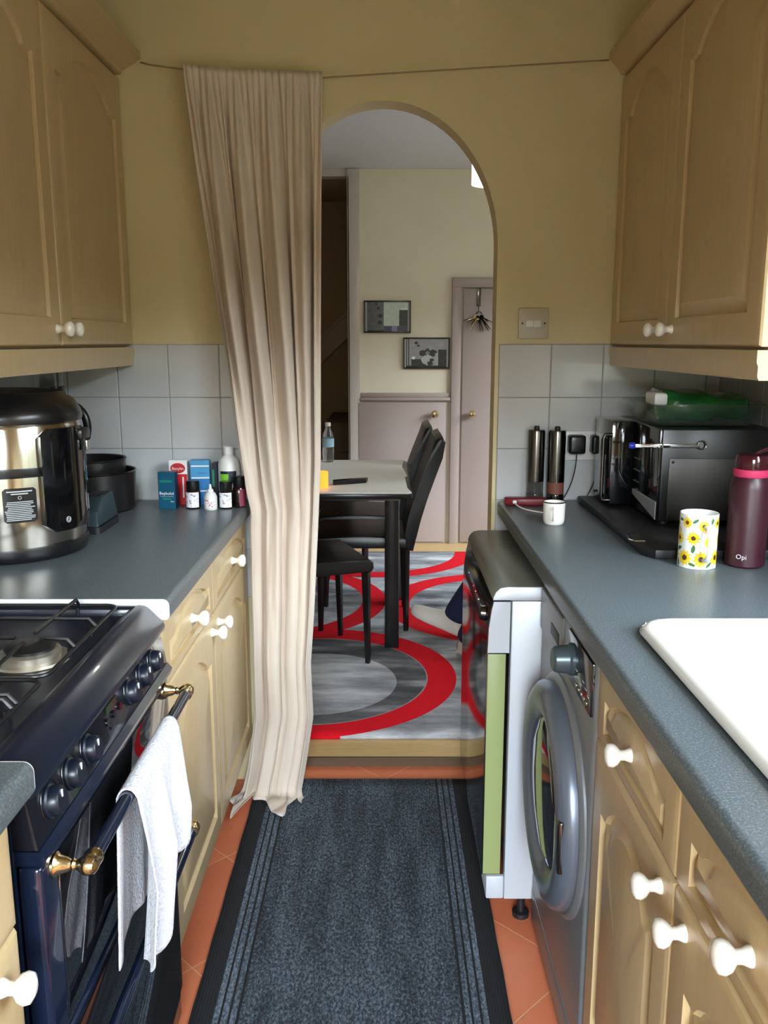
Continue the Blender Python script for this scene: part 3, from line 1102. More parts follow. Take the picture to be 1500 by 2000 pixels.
support(-0.945, -0.475, 1.155, 1.495, [(-0.545, 1.275), (-0.815, 1.375)])
support(-0.945, -0.475, 0.925, 1.145, [(-0.545, 1.045), (-0.815, 1.06)])

# towel over the upper handle
def towel():
    rows = []
    N, Mm = 44, 70
    hx, hz, r = -0.355, 0.742, 0.0125
    for j in range(Mm + 1):
        t = j / Mm
        row = []
        for i in range(N + 1):
            s = i / N
            ln = 0.243 + 0.006 * math.sin(s * 22) - 0.095 * max(0, (s - 0.38) / 0.62) ** 1.4- 0.035 * max(0, 1 - s / 0.16)    # front length
            lb = 0.225 + 0.012 * math.sin(s * 7 + 2)                                       # back length
            L = lb + PI * r + ln
            q = t * L
            fold = 0.013 * math.sin(s * 13 + 1.2) + 0.005 * math.sin(s * 27 + 0.5 + t * 2)
            if q < lb:                                     # back flap, bottom to top
                hgt = lb - q
                y = 1.105 + 0.24 * s - 0.045 * (hgt / lb)
                x = hx - r - 0.002 + 0.25 * fold * (hgt / lb)
                z = hz - hgt
            elif q < lb + PI * r:
                a = PI - (q - lb) / r
                y = 1.105 + 0.24 * s
                x = hx + r * math.cos(a)
                z = hz + r * math.sin(a)
            else:
                hgt = q - lb - PI * r
                k = min(1, hgt / 0.12)
                g = hgt / 0.26
                y = 1.105 + 0.24 * s - 0.085 * g + 0.004 * math.sin(hgt * 30 + s * 9) * k
                x = hx + r + 0.002 + k * (fold + 0.016)
                z = hz - hgt
            row.append((x, y, z))
        rows.append(row)
    bm = B()
    sheet(bm, rows)
    return bm


tw = obj('tea_towel', towel(), M['towel'], angle=80)
md = tw.modifiers.new('thickness', 'SOLIDIFY'); md.thickness = 0.0022; md.offset = 0
link_tags(tw, 'white cotton towel hanging over the upper handle of the navy cooker', 'towel')

# ------------------------------------------------------------------ dishwasher
dw = thing('dishwasher', 'silver dishwasher standing proud under the far end of the right worktop', 'dishwasher', (0.53, 2.14, 0))
dy0, dy1 = 1.842, 2.435
bm = B(); box(bm, 0.282, 0.83, dy0, dy1, 0.068, 0.80, 0.004)
obj('body', bm, M['silver'], dw)
bm = B()
P = [(0.83, 0.802), (0.83, 0.832), (0.272, 0.832), (0.256, 0.829), (0.246, 0.820), (0.241, 0.808), (0.2405, 0.802)]
prism(bm, P, 'y', dy0, dy1, 0.004, 2)
lid_ = obj('lid', bm, M['dw_top'], dw)
bm = B()
prism(bm, [(0.83, 0.8025), (0.83, 0.8322), (0.272, 0.8322), (0.256, 0.8292), (0.246, 0.8202), (0.2408, 0.808), (0.2403, 0.8025)], 'y', dy0 - 0.001, dy0 + 0.006, 0.001)
obj('lid_end_cap', bm, M['silver'], lid_)
bm = B()
P = [(0.280, 0.13), (0.280, 0.7995), (0.2415, 0.7995), (0.236, 0.775), (0.231, 0.735), (0.229, 0.69), (0.229, 0.13)]
prism(bm, P, 'y', dy0 + 0.004, dy1, 0.003, 2)
dd_ = obj('door', bm, M['dw_front'], dw, label='dark mirror-finish front')
bm = B(); prism(bm, [(0.279, 0.68), (0.279, 0.798), (0.2425, 0.798), (0.2375, 0.775), (0.2325, 0.735), (0.231, 0.68)], 'y', dy0 + 0.001, dy0 + 0.0045)
obj('door_end_cap', bm, M['silver'], dd_)
bm = B(); box(bm, 0.2315, 0.272, dy0 + 0.001, dy0 + 0.0045, 0.134, 0.677, 0.0012)
obj('door_film', bm, M['film'], dd_, label='pale green strip along the door edge')
bm = B(); box(bm, 0.240, 0.282, dy0 + 0.002, dy1 - 0.002, 0.068, 0.127, 0.004)
obj('kickboard', bm, M['silver'], dw)
for yy in (2.0, 2.05, 2.12, 2.17, 2.3):
    bm = B(); lathe(bm, [(0.004, 0), (0.0035, 0.003), (0.0, 0.0035)], (0.2335, yy, 0.742), (-1, 0, 0.12), 14)
    obj('button', bm, M['chrome'], dd_)
bm = B(); lathe(bm, [(0.019, 0), (0.017, 0.012), (0.0, 0.013)], (0.234, 1.93, 0.745), (-1, 0, 0.12), 20)
obj('programme_dial', bm, M['steel_dark'], dd_)
for xx in (0.33, 0.79):
    for yy in (1.88, 2.40):
        bm = B(); lathe(bm, [(0.02, 0), (0.02, 0.012), (0.009, 0.014), (0.009, 0.069)], (xx, yy, 0.0), (0, 0, 1), 14)
        obj('foot', bm, M['black_matt'], dw)

# ------------------------------------------------------------------ washing machine
wm = thing('washing_machine', 'silver front-loading washing machine between dishwasher and sink cabinet', 'washing machine', (0.64, 1.59, 0))
wy0, wy1 = 1.350, 1.834
bm = B(); box(bm, 0.347, 0.93, wy0, wy1, 0.015, 0.848, 0.010, 3)
obj('body', bm, M['silver_w'], wm)
bm = B(); box(bm, 0.342, 0.36, wy0 + 0.006, 1.545, 0.745, 0.840, 0.004)
fp = obj('control_panel', bm, M['panel_black'], wm)
bm = B(); lathe(bm, [(0.030, 0), (0.030, 0.006), (0.026, 0.010), (0.0235, 0.034), (0.019, 0.038), (0, 0.038)], (0.343, 1.500, 0.795), (-1, 0, 0), 32)
obj('programme_dial', bm, mat('slate_dial', srgb(74, 86, 92), 0.3, metal=0.3), fp)
bm = B()
for k in range(5):
    box(bm, 0.3405, 0.3425, 1.375 + k * 0.02, 1.385 + k * 0.02, 0.758, 0.764, 0.001)
obj('buttons', bm, M['chrome'], fp)
bm = B()
for k in range(6):
    box(bm, 0.3414, 0.3425, 1.368 + k * 0.018, 1.379 + k * 0.018, 0.775 + 0.006 * (k % 3), 0.777 + 0.006 * (k % 3))
obj('programme_marks', bm, M['mark'], fp)
bm = B(); box(bm, 0.342, 0.36, 1.60, 1.826, 0.745, 0.840, 0.006, 3)
dr = obj('detergent_drawer', bm, M['silver_w'], wm)
bm = B(); box(bm, 0.3405, 0.345, 1.62, 1.70, 0.775, 0.800, 0.0015)
obj('drawer_grip', bm, M['black_matt'], dr)
wc = Vector((0.347, 1.583, 0.490))
bm = B(); lathe(bm, [(0.232, 0), (0.232, 0.004), (0.226, 0.010), (0.222, 0.011)], wc, (-1, 0, 0), 72, cap=True)
obj('door_surround', bm, M['silver_w'], wm)
bm = B(); lathe(bm, [(0.217, 0.009), (0.218, 0.020), (0.214, 0.031), (0.203, 0.040), (0.186, 0.044), (0.168, 0.042), (0.150, 0.034), (0.146, 0.024)], wc, (-1, 0, 0), 72, cap=False)
dr = obj('door', bm, M['silver_ring'], wm, angle=60)
bm = B(); lathe(bm, [(0.147, 0.026), (0.138, 0.033), (0.11, 0.038), (0.06, 0.041), (0, 0.042)], wc, (-1, 0, 0), 60, cap=False)
obj('porthole_glass', bm, M['porthole'], dr, angle=60)
bm = B(); box(bm, wc.x - 0.043, wc.x - 0.032, wc.y - 0.205, wc.y - 0.160, wc.z - 0.05, wc.z + 0.05, 0.004)
obj('door_handle', bm, M['steel_dark'], dr)
bm = B(); box(bm, 0.3455, 0.35, wy0 + 0.01, wy1 - 0.01, 0.03, 0.105, 0.002)
obj('kickboard', bm, M['silver_w'], wm)
for xx in (0.39, 0.89):
    for yy in (1.39, 1.80):
        bm = B(); lathe(bm, [(0.018, 0), (0.018, 0.016)], (xx, yy, 0.0), (0, 0, 1), 12)
        obj('foot', bm, M['black_matt'], wm)

# ------------------------------------------------------------------ multicooker
mc = thing('multicooker', 'large stainless steel multicooker with black lid on the left worktop', 'multicooker', (-0.875, 1.93, 0.9))
mx_, my_ = -0.835, 1.915
R = 0.158
bm = B(); lathe(bm, [(0.14, 0.0), (R * 1.0, 0.004), (R * 1.04, 0.02), (R * 1.02, 0.034)], (mx_, my_, 0.9), (0, 0, 1), 72)
obj('base', bm, M['black'], mc)
bm = B(); lathe(bm, [(R, 0.034), (R * 1.005, 0.05), (R * 1.005, 0.284), (R * 0.99, 0.290)], (mx_, my_, 0.9), (0, 0, 1), 96)
obj('body', bm, M['steel'], mc)
bm = B(); lathe(bm, [(R * 1.009, 0.183), (R * 1.013, 0.186), (R * 1.013, 0.200), (R * 1.009, 0.203)], (mx_, my_, 0.9), (0, 0, 1), 96)
obj('band', bm, M['black'], mc)
bm = B(); lathe(bm, [(R * 0.99, 0.290), (R * 1.03, 0.293), (R * 1.04, 0.302), (R * 1.02, 0.315), (R * 0.93, 0.338), (R * 0.84, 0.345), (R * 0.80, 0.355), (R * 0.55, 0.359), (0, 0.361)], (mx_, my_, 0.9), (0, 0, 1), 80)
ld = obj('lid', bm, M['black'], mc)


def cyl_patch(bm, cx, cy, r, a0, a1, z0, z1, th, nseg=18, rnd=0.0):
    """curved plate on a cylinder, angles in degrees measured from +x"""
    rows = []
    nz = 14
    for j in range(nz + 1):
        z = z0 + (z1 - z0) * j / nz
        row = []
        for i in range(nseg + 1):
            u = i / nseg * 2 - 1
            if rnd > 0:
                dz = min(z - z0, z1 - z)
                k = 1.0
                if dz < rnd:
                    k = 1 - (rnd - math.sqrt(max(0, rnd * rnd - (rnd - dz) ** 2))) / (math.radians(a1 - a0) / 2 * r)
                u *= k
            a = math.radians((a0 + a1) / 2 + u * (a1 - a0) / 2)
            row.append((cx + r * math.cos(a), cy + r * math.sin(a), z))
        rows.append(row)
    g = sheet(bm, rows)
    r_ = bmesh.ops.extrude_face_region(bm, geom=list(bm.faces)[-(nz * nseg):])
    for v in [q for q in r_['geom'] if isinstance(q, bmesh.types.BMVert)]:
        dx, dy = v.co.x - cx, v.co.y - cy
        L = math.hypot(dx, dy)
        v.co.x += dx / L * th
        v.co.y += dy / L * th


# black control column, facing the aisle
bm = B(); cyl_patch(bm, mx_, my_, R * 1.0, -44, 4, 0.962, 1.182, 0.014, 24, 0.02)
cc = obj('control_column', bm, M['black_gloss'], mc)
bm = B()
a = math.radians(-26)
pc = Vector((mx_ + math.cos(a) * (R + 0.015), my_ + math.sin(a) * (R + 0.015), 0.985))
dn = Vector((math.cos(a), math.sin(a), 0)); ds = Vector((-math.sin(a), math.cos(a), 0))
tube(bm, [pc + ds * 0.006 * math.cos(k * PI / 8) + Vector((0, 0, 0.006)) * math.sin(k * PI / 8) for k in range(17)], 0.0007, 5)
tube(bm, [pc + ds * 0.003 * math.cos(k * PI / 8) + Vector((0, 0, 0.003)) * math.sin(k * PI / 8) for k in range(17)], 0.0006, 5)
obj('power_button', bm, M['mark'], cc)
# warning label
bm = B(); cyl_patch(bm, mx_, my_, R * 1.006, -72, -48, 0.99, 1.063, 0.0008, 12, 0.006)
wl_ = obj('warning_label', bm, M['black'], mc, label='black label with fine white print')
bm = B()
rnd_ = random.Random(3)
for k, z in enumerate((1.056, 1.051)):
    h = 9 - 3 * k
    cyl_patch(bm, mx_, my_, R * 1.0115, -60 - h, -60 + h, z - 0.0012, z + 0.0012, 0.0003, 10)
for k in range(11):
    z = 1.034 - k * 0.0038
    w0, w1 = rnd_.uniform(8.5, 11), rnd_.uniform(7, 11)
    cyl_patch(bm, mx_, my_, R * 1.0115, -60 - w0, -60 + w1, z - 0.0008, z + 0.0008, 0.0003, 10)
obj('label_print', bm, M['mark'], wl_)
bm = B()
a = math.radians(-60)
pc = Vector((mx_ + math.cos(a) * (R * 1.012), my_ + math.sin(a) * (R * 1.012), 1.043))
ds = Vector((-math.sin(a), math.cos(a), 0))
tube(bm, [pc + ds * 0.0032 * math.cos(k * PI / 6) + Vector((0, 0, 0.0032)) * math.sin(k * PI / 6) for k in range(13)], 0.0006, 5)
obj('label_symbol', bm, M['mark'], wl_)
# side handle and steam valve in chrome
bm = B()
a = math.radians(0)
px_, py_ = mx_ + (R + 0.002), my_ + 0.0
box(bm, px_ - 0.01, px_ + 0.020, py_ - 0.028, py_ + 0.028, 1.150, 1.175, 0.006)
obj('side_handle', bm, M['black'], mc)
bm = B(); box(bm, px_ + 0.018, px_ + 0.024, py_ - 0.012, py_ + 0.004, 1.126, 1.149, 0.002)
obj('lid_latch', bm, M['chrome'], mc)

# food processor behind the multicooker
fp = thing('food_processor', 'smoky food processor with tall feed tube behind the multicooker', 'food processor', (-0.86, 2.25, 0.9))
fx, fy = -0.880, 2.18
bm = B(); lathe(bm, [(0.085, 0), (0.09, 0.01), (0.085, 0.09), (0.06, 0.12)], (fx, fy, 0.9), (0, 0, 1), 40)
obj('motor_base', bm, M['black'], fp)
bm = B(); lathe(bm, [(0.062, 0.121), (0.083, 0.13), (0.088, 0.29), (0.09, 0.295)], (fx, fy, 0.9), (0, 0, 1), 40)
obj('bowl', bm, M['smoke'], fp)
bm = B(); lathe(bm, [(0.092, 0.296), (0.092, 0.308), (0.08, 0.318), (0.04, 0.322), (0, 0.322)], (fx, fy, 0.9), (0, 0, 1), 40)
obj('lid', bm, M['smoke'], fp)
bm = B(); prism(bm, rrect(fx + 0.015, fx + 0.078, fy - 0.02, fy + 0.03, 0.012), 'z', 1.223, 1.335)
obj('feed_tube', bm, M['smoke'], fp)
bm = B(); tube(bm, bez((fx + 0.085, fy - 0.01, 1.205), (fx + 0.155, fy - 0.01, 1.225), (fx + 0.165, fy - 0.01, 1.09), (fx + 0.084, fy - 0.01, 1.09), 14), 0.010, 12)
obj('handle', bm, M['black'], fp)
bm = B(); box(bm, fx + 0.055, fx + 0.085, fy - 0.015, fy + 0.015, 1.220, 1.252, 0.003)
obj('safety_catch', bm, M['black'], fp)

# pans stacked in the corner
def pan(name, label, x, y, z, r, h, m, rim):
    bm = B()
    lathe(bm, [(0, 0), (r * 0.94, 0), (r * 0.98, 0.006), (r, h), (r + 0.002, h + 0.002), (r - 0.003, h), (r * 0.96, 0.008), (0, 0.006)], (x, y, z), (0, 0, 1), 56, cap=False)
    t = thing(name, label, 'pan', (x, y, z), 'pans stacked by the left tiles')
    obj('body', bm, m, t)
    bm = B()
    tube(bm, [(x + (r + 0.001) * math.cos(k * PI / 24), y + (r + 0.001) * math.sin(k * PI / 24), z + h) for k in range(49)], 0.0022, 6)
    obj('rim', bm, rim, t)
    return t


pan('saucepan', 'wide black non-stick pan, lower one of the stacked pair by the left tiles', -0.815, 2.405, 0.9005, 0.118, 0.108, M['teflon'], M['steel_dark'])
pan('saucepan', 'smaller dark pan sitting inside the wide black pan by the left tiles', -0.822, 2.41, 0.945, 0.098, 0.096, M['teflon'], M['iron'])

# blue-grey kitchen scale / slicer with ribbed top
ks = thing('vegetable_slicer', 'blue-grey ribbed wedge with a steel end standing between multicooker and pans', 'kitchen gadget', (-0.725, 2.11, 0.9))
bm = B()
prism(bm, [(2.07, 0.9185), (2.07, 0.955), (2.11, 0.985), (2.20, 0.985), (2.23, 0.9185)], 'x', -0.742, -0.694, 0.004)
obj('housing', bm, M['blue_grey'], ks)
bm = B(); prism(bm, rrect(-0.745, -0.690, 2.068, 2.228, 0.012), 'z', 0.9005, 0.9175)
obj('base', bm, M['black_matt'], ks)
bm = B()
for k in range(4):
    box(bm, -0.738 + k * 0.011, -0.732 + k * 0.011, 2.115, 2.195, 0.9845, 0.988, 0.001)
obj('ribbed_plate', bm, M['black_matt'], ks)
bm = B(); box(bm, -0.740, -0.715, 2.0645, 2.0695, 0.920, 0.952, 0.002); obj('steel_end', bm, M['steel'], ks)

# ------------------------------------------------------------------ medicines by the curtain
def carton(name, label, x, y, w, dp, h, face, side, rz=0.0):
    t = thing(name, label, 'box', (0, 0, 0), 'medicines on the left worktop')
    bm = B(); box(bm, -w / 2, w / 2, 0, dp, 0, h, 0.0008, 1)
    obj('carton', bm, face, t)
    return t


def place(t, x, y, z, rz=0.0):
    t.location = (x, y, z)
    t.rotation_euler = (0, 0, rz)


def plate(t, name, x0, x1, z0, z1, m, y=-0.0006, label=None):
    bm = B(); box(bm, x0, x1, y, 0.0003, z0, z1)
    return obj(name, bm, m, t, smooth=False, label=label)


c = carton('medicine_box', 'dark teal medicine box with a white name, front left of the medicines', 0, 0, 0.048, 0.026, 0.105, M['teal'], None)
plate(c, 'green_band', -0.018, 0.016, 0.076, 0.082, M['teal_g'])
text('name_print', 'Bepholol', 0.0115, (0, -0.0008, 0.045), (PI / 2, 0, 0), M['white_c'], c)
plate(c, 'small_print', -0.018, 0.019, 0.0355, 0.0375, mat('grey_print', srgb(120, 150, 160), 0.5))
plate(c, 'green_lettering', -0.012, 0.012, 0.027, 0.032, M['teal_g'])
text('dose_print', '5ml', 0.006, (0.015, -0.0008, 0.022), (PI / 2, 0, 0), M['white_c'], c)
bm = B(); box(bm, 0.0236, 0.0246, 0.001, 0.025, 0.001, 0.104); obj('side_panel', bm, M['navy_s'], c)
place(c, -0.606, 2.392, 0.9005, -0.10)
c = carton('medicine_box', 'white box with a red oval logo standing behind the teal box', 0, 0, 0.052, 0.03, 0.128, M['white_c'], None)
plate(c, 'red_panel', -0.026, 0.026, 0.0, 0.088, M['red_c'])
bm = B()
prism(bm, [(0.021 * math.cos(a), 0.105 + 0.015 * math.sin(a)) for a in [k * PI / 12 for k in range(24)]], 'y', -0.0012, 0.0002)
obj('oval_logo', bm, M['red_c'], c, smooth=False)
text('name_print', 'Benylin', 0.0115, (0, -0.0016, 0.104), (PI / 2, 0, 0), M['white_c'], c)
plate(c, 'white_stroke', 0.012, 0.016, 0.02, 0.08, M['white_c'], -0.0012)
place(c, -0.590, 2.468, 0.9005, 0.0)
c = carton('medicine_box', 'tall sky-blue medicine box with white stripes behind the jars', 0, 0, 0.054, 0.035, 0.128, M['blue_c'], None)
plate(c, 'lower_panel', -0.027, 0.027, 0.0, 0.075, M['blue_d'])
for z in (0.110, 0.076, 0.038):
    plate(c, 'white_stripe', -0.024, 0.027, z, z + 0.0035, M['white_c'], -0.0012)
plate(c, 'small_print', -0.005, 0.02, 0.090, 0.0925, M['blue_d'], -0.0012)
place(c, -0.527, 2.465, 0.9005, 0.08)
c = carton('medicine_box', 'narrow navy medicine box behind the blue box', 0, 0, 0.016, 0.045, 0.118, M['navy_s'], None)
plate(c, 'green_band', -0.007, -0.001, 0.05, 0.1, M['teal_g'])
place(c, -0.4865, 2.475, 0.9005, 0.0)

# large white bottle with green label
t = thing('lotion_bottle', 'tall translucent white bottle with green and black label beside the curtain', 'bottle', (-0.462, 2.47, 0.9), 'medicines on the left worktop')
bm = B(); lathe(bm, [(0.028, 0), (0.031, 0.004), (0.031, 0.115), (0.026, 0.132), (0.014, 0.142), (0.012, 0.148)], (-0.445, 2.475, 0.9005), (0, 0, 1), 36)
obj('body', bm, M['white_pl'], t)
bm = B(); lathe(bm, [(0.0145, 0.146), (0.0145, 0.166), (0.013, 0.168), (0, 0.168)], (-0.445, 2.475, 0.9005), (0, 0, 1), 28)
obj('cap', bm, M['white_c'], t)
bm = B(); cyl_patch(bm, -0.445, 2.475, 0.0312, -130, -40, 0.965, 1.0, 0.0004, 14)
lb = obj('label', bm, M['navy_s'], t)
bm = B(); cyl_patch(bm, -0.445, 2.475, 0.0318, -128, -84, 0.970, 0.992, 0.0004, 10)
obj('lime_patch', bm, M['lime'], lb)


def jar(label, x, y, r, h, capm, labm, dark=False, angs=(-150, -30)):
    t = thing('pill_jar', label, 'jar', (x, y, 0.9), 'medicines on the left worktop')
    bm = B(); lathe(bm, [(r * 0.92, 0), (r, 0.003), (r, h * 0.62), (r * 0.85, h * 0.67)], (x, y, 0.9005), (0, 0, 1), 30)
    obj('glass', bm, M['jar_glass'], t)
    bm = B(); lathe(bm, [(r * 0.88, h * 0.66), (r * 0.9, h * 0.67), (r * 0.9, h * 0.98), (r * 0.82, h), (0, h)], (x, y, 0.9005), (0, 0, 1), 30)
    obj('cap', bm, capm, t)
    bm = B(); cyl_patch(bm, x, y, r * 1.004, angs[0], angs[1], 0.9045, 0.9005 + h * 0.6, 0.0004, 20)
    obj('label', bm, labm, t)
    return t


lm = noisy(mat('printed_white_label', srgb(225, 225, 230), 0.5), 130, srgb(150, 140, 150), srgb(235, 235, 240), 0.36, 0.46)
jar('small dark jar with black cap and white label, next to the teal box', -0.5375, 2.415, 0.0205, 0.078, M['black'], lm)
jar('black-capped dark jar with white label, just right of the dropper bottle', -0.4450, 2.415, 0.0195, 0.076, M['black'], lm)
jar('wide black-capped jar with a dark red label, nearest the curtain', -0.4105, 2.432, 0.018, 0.088, M['black'], mat('dark_red_label', srgb(120, 40, 60), 0.5), angs=(-80, 20))
t = thing('dropper_bottle', 'small white dropper bottle in front of the jars', 'bottle', (-0.483, 2.385, 0.9), 'medicines on the left worktop')
bm = B(); lathe(bm, [(0.0165, 0), (0.018, 0.003), (0.018, 0.036), (0.014, 0.046), (0.009, 0.050)], (-0.484, 2.392, 0.9005), (0, 0, 1), 28)
obj('body', bm, M['white_pl'], t)
bm = B(); lathe(bm, [(0.0085, 0.050), (0.0085, 0.056), (0.004, 0.059), (0.003, 0.071), (0, 0.072)], (-0.484, 2.392, 0.9005), (0, 0, 1), 20)
obj('nozzle_cap', bm, M['white_c'], t)
bm = B(); cyl_patch(bm, -0.484, 2.392, 0.0181, -140, -40, 0.907, 0.930, 0.0004, 12)
obj('label', bm, noisy(mat('pink_print_label', srgb(235, 220, 222), 0.5), 160, srgb(200, 110, 120), srgb(240, 236, 238), 0.38, 0.46), t)

# ------------------------------------------------------------------ right worktop things
def mill(label, x, y, m_in, m_foot):
    t = thing('pepper_mill', label, 'mill', (x, y, 0.9), 'steel mills by the right tiles')
    r = 0.0245
    bm = B(); lathe(bm, [(r * 0.95, 0), (r, 0.003), (r, 0.026), (r * 0.97, 0.028)], (x, y, 0.9005), (0, 0, 1), 36)
    obj('foot', bm, m_foot, t)
    bm = B(); lathe(bm, [(r * 0.97, 0.029), (r * 0.97, 0.062)], (x, y, 0.9005), (0, 0, 1), 36)
    obj('spice_chamber', bm, m_in, t)
    bm = B(); lathe(bm, [(r, 0.0625), (r, 0.207), (r * 0.94, 0.212), (0.010, 0.213), (0.0, 0.213)], (x, y, 0.9005), (0, 0, 1), 40)
    obj('body', bm, M['steel_dark'], t)
    bm = B(); lathe(bm, [(0.008, 0.2135), (0.008, 0.221), (0.006, 0.223), (0, 0.223)], (x, y, 0.9005), (0, 0, 1), 20)
    obj('button', bm, M['black'], t)
    return t


mill('tall steel mill with dark clear base, left of the pair by the right tiles', 0.440, 2.505, M['smoke'], M['smoke'])
mill('tall steel mill with brown pepper showing, right of the pair by the right tiles', 0.497, 2.490, M['copper_c'], M['black_gloss'])

# enamel mug
t = thing('enamel_mug', 'small white enamel mug standing in front of the steel mills', 'mug', (0.44, 2.195, 0.9))
bm = B(); lathe(bm, [(0, 0), (0.022, 0), (0.026, 0.004), (0.0275, 0.012), (0.0285, 0.058), (0.0272, 0.058), (0.026, 0.012), (0, 0.006)], (0.437, 2.195, 0.9005), (0, 0, 1), 36, cap=False)
obj('body', bm, M['ceramic'], t)
bm = B(); tube(bm, [(0.437 + 0.0288 * math.cos(k * PI / 16), 2.195 + 0.0288 * math.sin(k * PI / 16), 0.959) for k in range(33)], 0.0016, 6)
obj('rim', bm, M['steel_dark'], t)
bm = B(); tube(bm, [Vector((0.437, 2.195, 0)) + Vector((-0.18, -0.98, 0)) * q + Vector((0, 0, z)) for q, z in ((0.026, 0.948), (0.037, 0.950), (0.044, 0.942), (0.044, 0.928), (0.036, 0.916), (0.026, 0.915))], 0.0035, 8)
obj('handle', bm, M['ceramic'], t)

# red lighter-like gadget with white cord
t = thing('glue_gun', 'dark red plastic gadget lying on the end of the right worktop', 'gadget', (0.40, 2.47, 0.9))
bm = B(); prism(bm, [(0.345, 2.452), (0.36, 2.440), (0.43, 2.435), (0.462, 2.442), (0.468, 2.455), (0.46, 2.468), (0.36, 2.475), (0.345, 2.466)], 'z', 0.9005, 0.924, 0.006, 3)
obj('body', bm, M['red_pl'], t)
bm = B(); tube(bm, bez((0.372, 2.438, 0.913), (0.372, 2.40, 0.902), (0.40, 2.36, 0.9025), (0.44, 2.33, 0.9025), 12), 0.0019, 8)
obj('cord', bm, M['white_pl'], t)
bm = B(); box(bm, 0.366, 0.377, 2.431, 2.442, 0.908, 0.918, 0.002); obj('cord_grip', bm, M['white_pl'], t)

# double socket and adapters
t = thing('double_socket', 'white double socket on the tiles behind the microwave', 'socket', (0.575, YB - 0.007, 1.07))
bm = B(); box(bm, 0.515, 0.661, YB - 0.0165, YB - 0.0072, 1.02, 1.106, 0.003); obj('faceplate', bm, M['white_pl'], t)
bm = B()
for xx in (0.585, 0.598):
    box(bm, xx - 0.004, xx + 0.004, YB - 0.019, YB - 0.0165, 1.088, 1.099, 0.001)
obj('rocker_switches', bm, M['white_pl'], t)
for xx, lb in ((0.557, 'black plug adapter in the left outlet of the double socket'), (0.622, 'black plug adapter in the right outlet of the double socket, next to the microwave')):
    t = thing('plug_adapter', lb, 'plug', (xx, YB - 0.03, 1.07), 'adapters in the double socket')
    bm = B(); box(bm, xx - 0.0235, xx + 0.0235, YB - 0.060, YB - 0.017, 1.043, 1.097, 0.007, 3); obj('body', bm, M['black'], t)
    bm = B(); tube(bm, bez((xx, YB - 0.045, 1.043), (xx, YB - 0.05, 0.99), (xx - 0.01, YB - 0.03, 0.94), (xx - 0.035, YB - 0.035, 0.9035), 14), 0.0016, 6); obj('cable', bm, M['black'], t)

# light switch
t = thing('light_switch', 'white fused switch plate on the yellow wall right of the arch', 'switch', (0.426, YB, 1.41))
bm = B(); box(bm, 0.383, 0.469, YB - 0.010, YB - 0.0002, 1.369, 1.455, 0.003); obj('faceplate', bm, M['ivory_pl'], t)
bm = B(); box(bm, 0.405, 0.447, YB - 0.0125, YB - 0.010, 1.402, 1.421, 0.001)
sw = obj('rocker', bm, M['white_pl'], t)
bm = B()
box(bm, 0.4255, 0.4262, YB - 0.0128, YB - 0.0124, 1.402, 1.421)
for xx in (0.394, 0.458):
    lathe(bm, [(0.003, 0), (0.003, 0.0006), (0, 0.0006)], (xx, YB - 0.0100, 1.412), (0, -1, 0), 10)
obj('screws', bm, M['black'], t)

# black tray with bright metal clips, the microwave stands on it
t = thing('griddle_tray', 'flat black tray with bright metal clips under the microwave', 'tray', (0.75, 2.1, 0.9))
bm = B()
prism(bm, [(0.566, 1.86), (0.585, 1.822), (0.94, 1.822), (0.94, 2.50), (0.566, 2.50)], 'z', 0.9005, 0.9205, 0.003)
obj('plate', bm, M['black_matt'], t)
bm = B()
tube(bm, [(0.585, 1.90, 0.9225), (0.566, 1.905, 0.921), (0.560, 1.94, 0.918), (0.566, 1.975, 0.921), (0.585, 1.98, 0.9225)], 0.0022, 8)
obj('metal_clip', bm, M['chrome'], t)

# microwave
mw = thing('microwave', 'black microwave standing on the black tray under the right wall cabinet', 'microwave', (0.80, 2.29, 0.9205))
a0, a1 = 2.080, 2.472
bm = B(); box(bm, 0.668, 0.945, a0, a1, 0.930, 1.155, 0.003)
obj('case', bm, M['black'], mw)
bm = B(); box(bm, 0.603, 0.667, 2.30, a1, 0.932, 1.155, 0.003)
md_ = obj('door', bm, M['black_gloss'], mw)
bm = B()
tube(bm, [(0.603, 2.292, 0.945), (0.583, 2.292, 0.945), (0.580, 2.292, 0.955), (0.580, 2.292, 1.110), (0.583, 2.292, 1.120), (0.603, 2.292, 1.120)], 0.005, 12)
obj('door_handle', bm, M['steel_dark'], md_)
bm = B(); box(bm, 0.662, 0.6675, a0, 2.299, 0.932, 1.155, 0.001)
cpn = obj('control_panel', bm, M['black_gloss'], mw)
bm = B()
for z in (1.06, 1.03, 1.00):
    box(bm, 0.6612, 0.6622, 2.235, 2.285, z, z + 0.0025)
obj('panel_print', bm, mat('dim_print', srgb(110, 110, 108), 0.5), cpn)
bm = B(); prism(bm, [(a0 + 0.004, 0.934), (a0 + 0.004, 0.978), (2.285, 0.978), (2.285, 0.965)], 'x', 0.6600, 0.6625, 0.0006, 1)  # bright reflection modelled as a silver wedge on the control panel
obj('panel_reflection', bm, mat('reflection_silver', srgb(196, 202, 206), 0.3, metal=0.5), cpn, label='bright wedge-shaped reflection on the panel')
bm = B(); box(bm, 0.686, 0.935, a0 - 0.0035, a0 - 0.0002, 0.934, 1.085, 0.0012)
sp = obj('side_plate', bm, mat('grey_side_plate', srgb(56, 53, 50), 0.38, metal=0.6), mw, label='dark grey metal side plate with corner screws')
for xx in (0.695, 0.925):
    for zz in (0.943, 1.076):
        bm = B(); lathe(bm, [(0.0035, 0), (0.003, 0.0012), (0, 0.0014)], (xx, a0 - 0.0035, zz), (0, -1, 0), 10)
        obj('screw', bm, M['black'], sp)
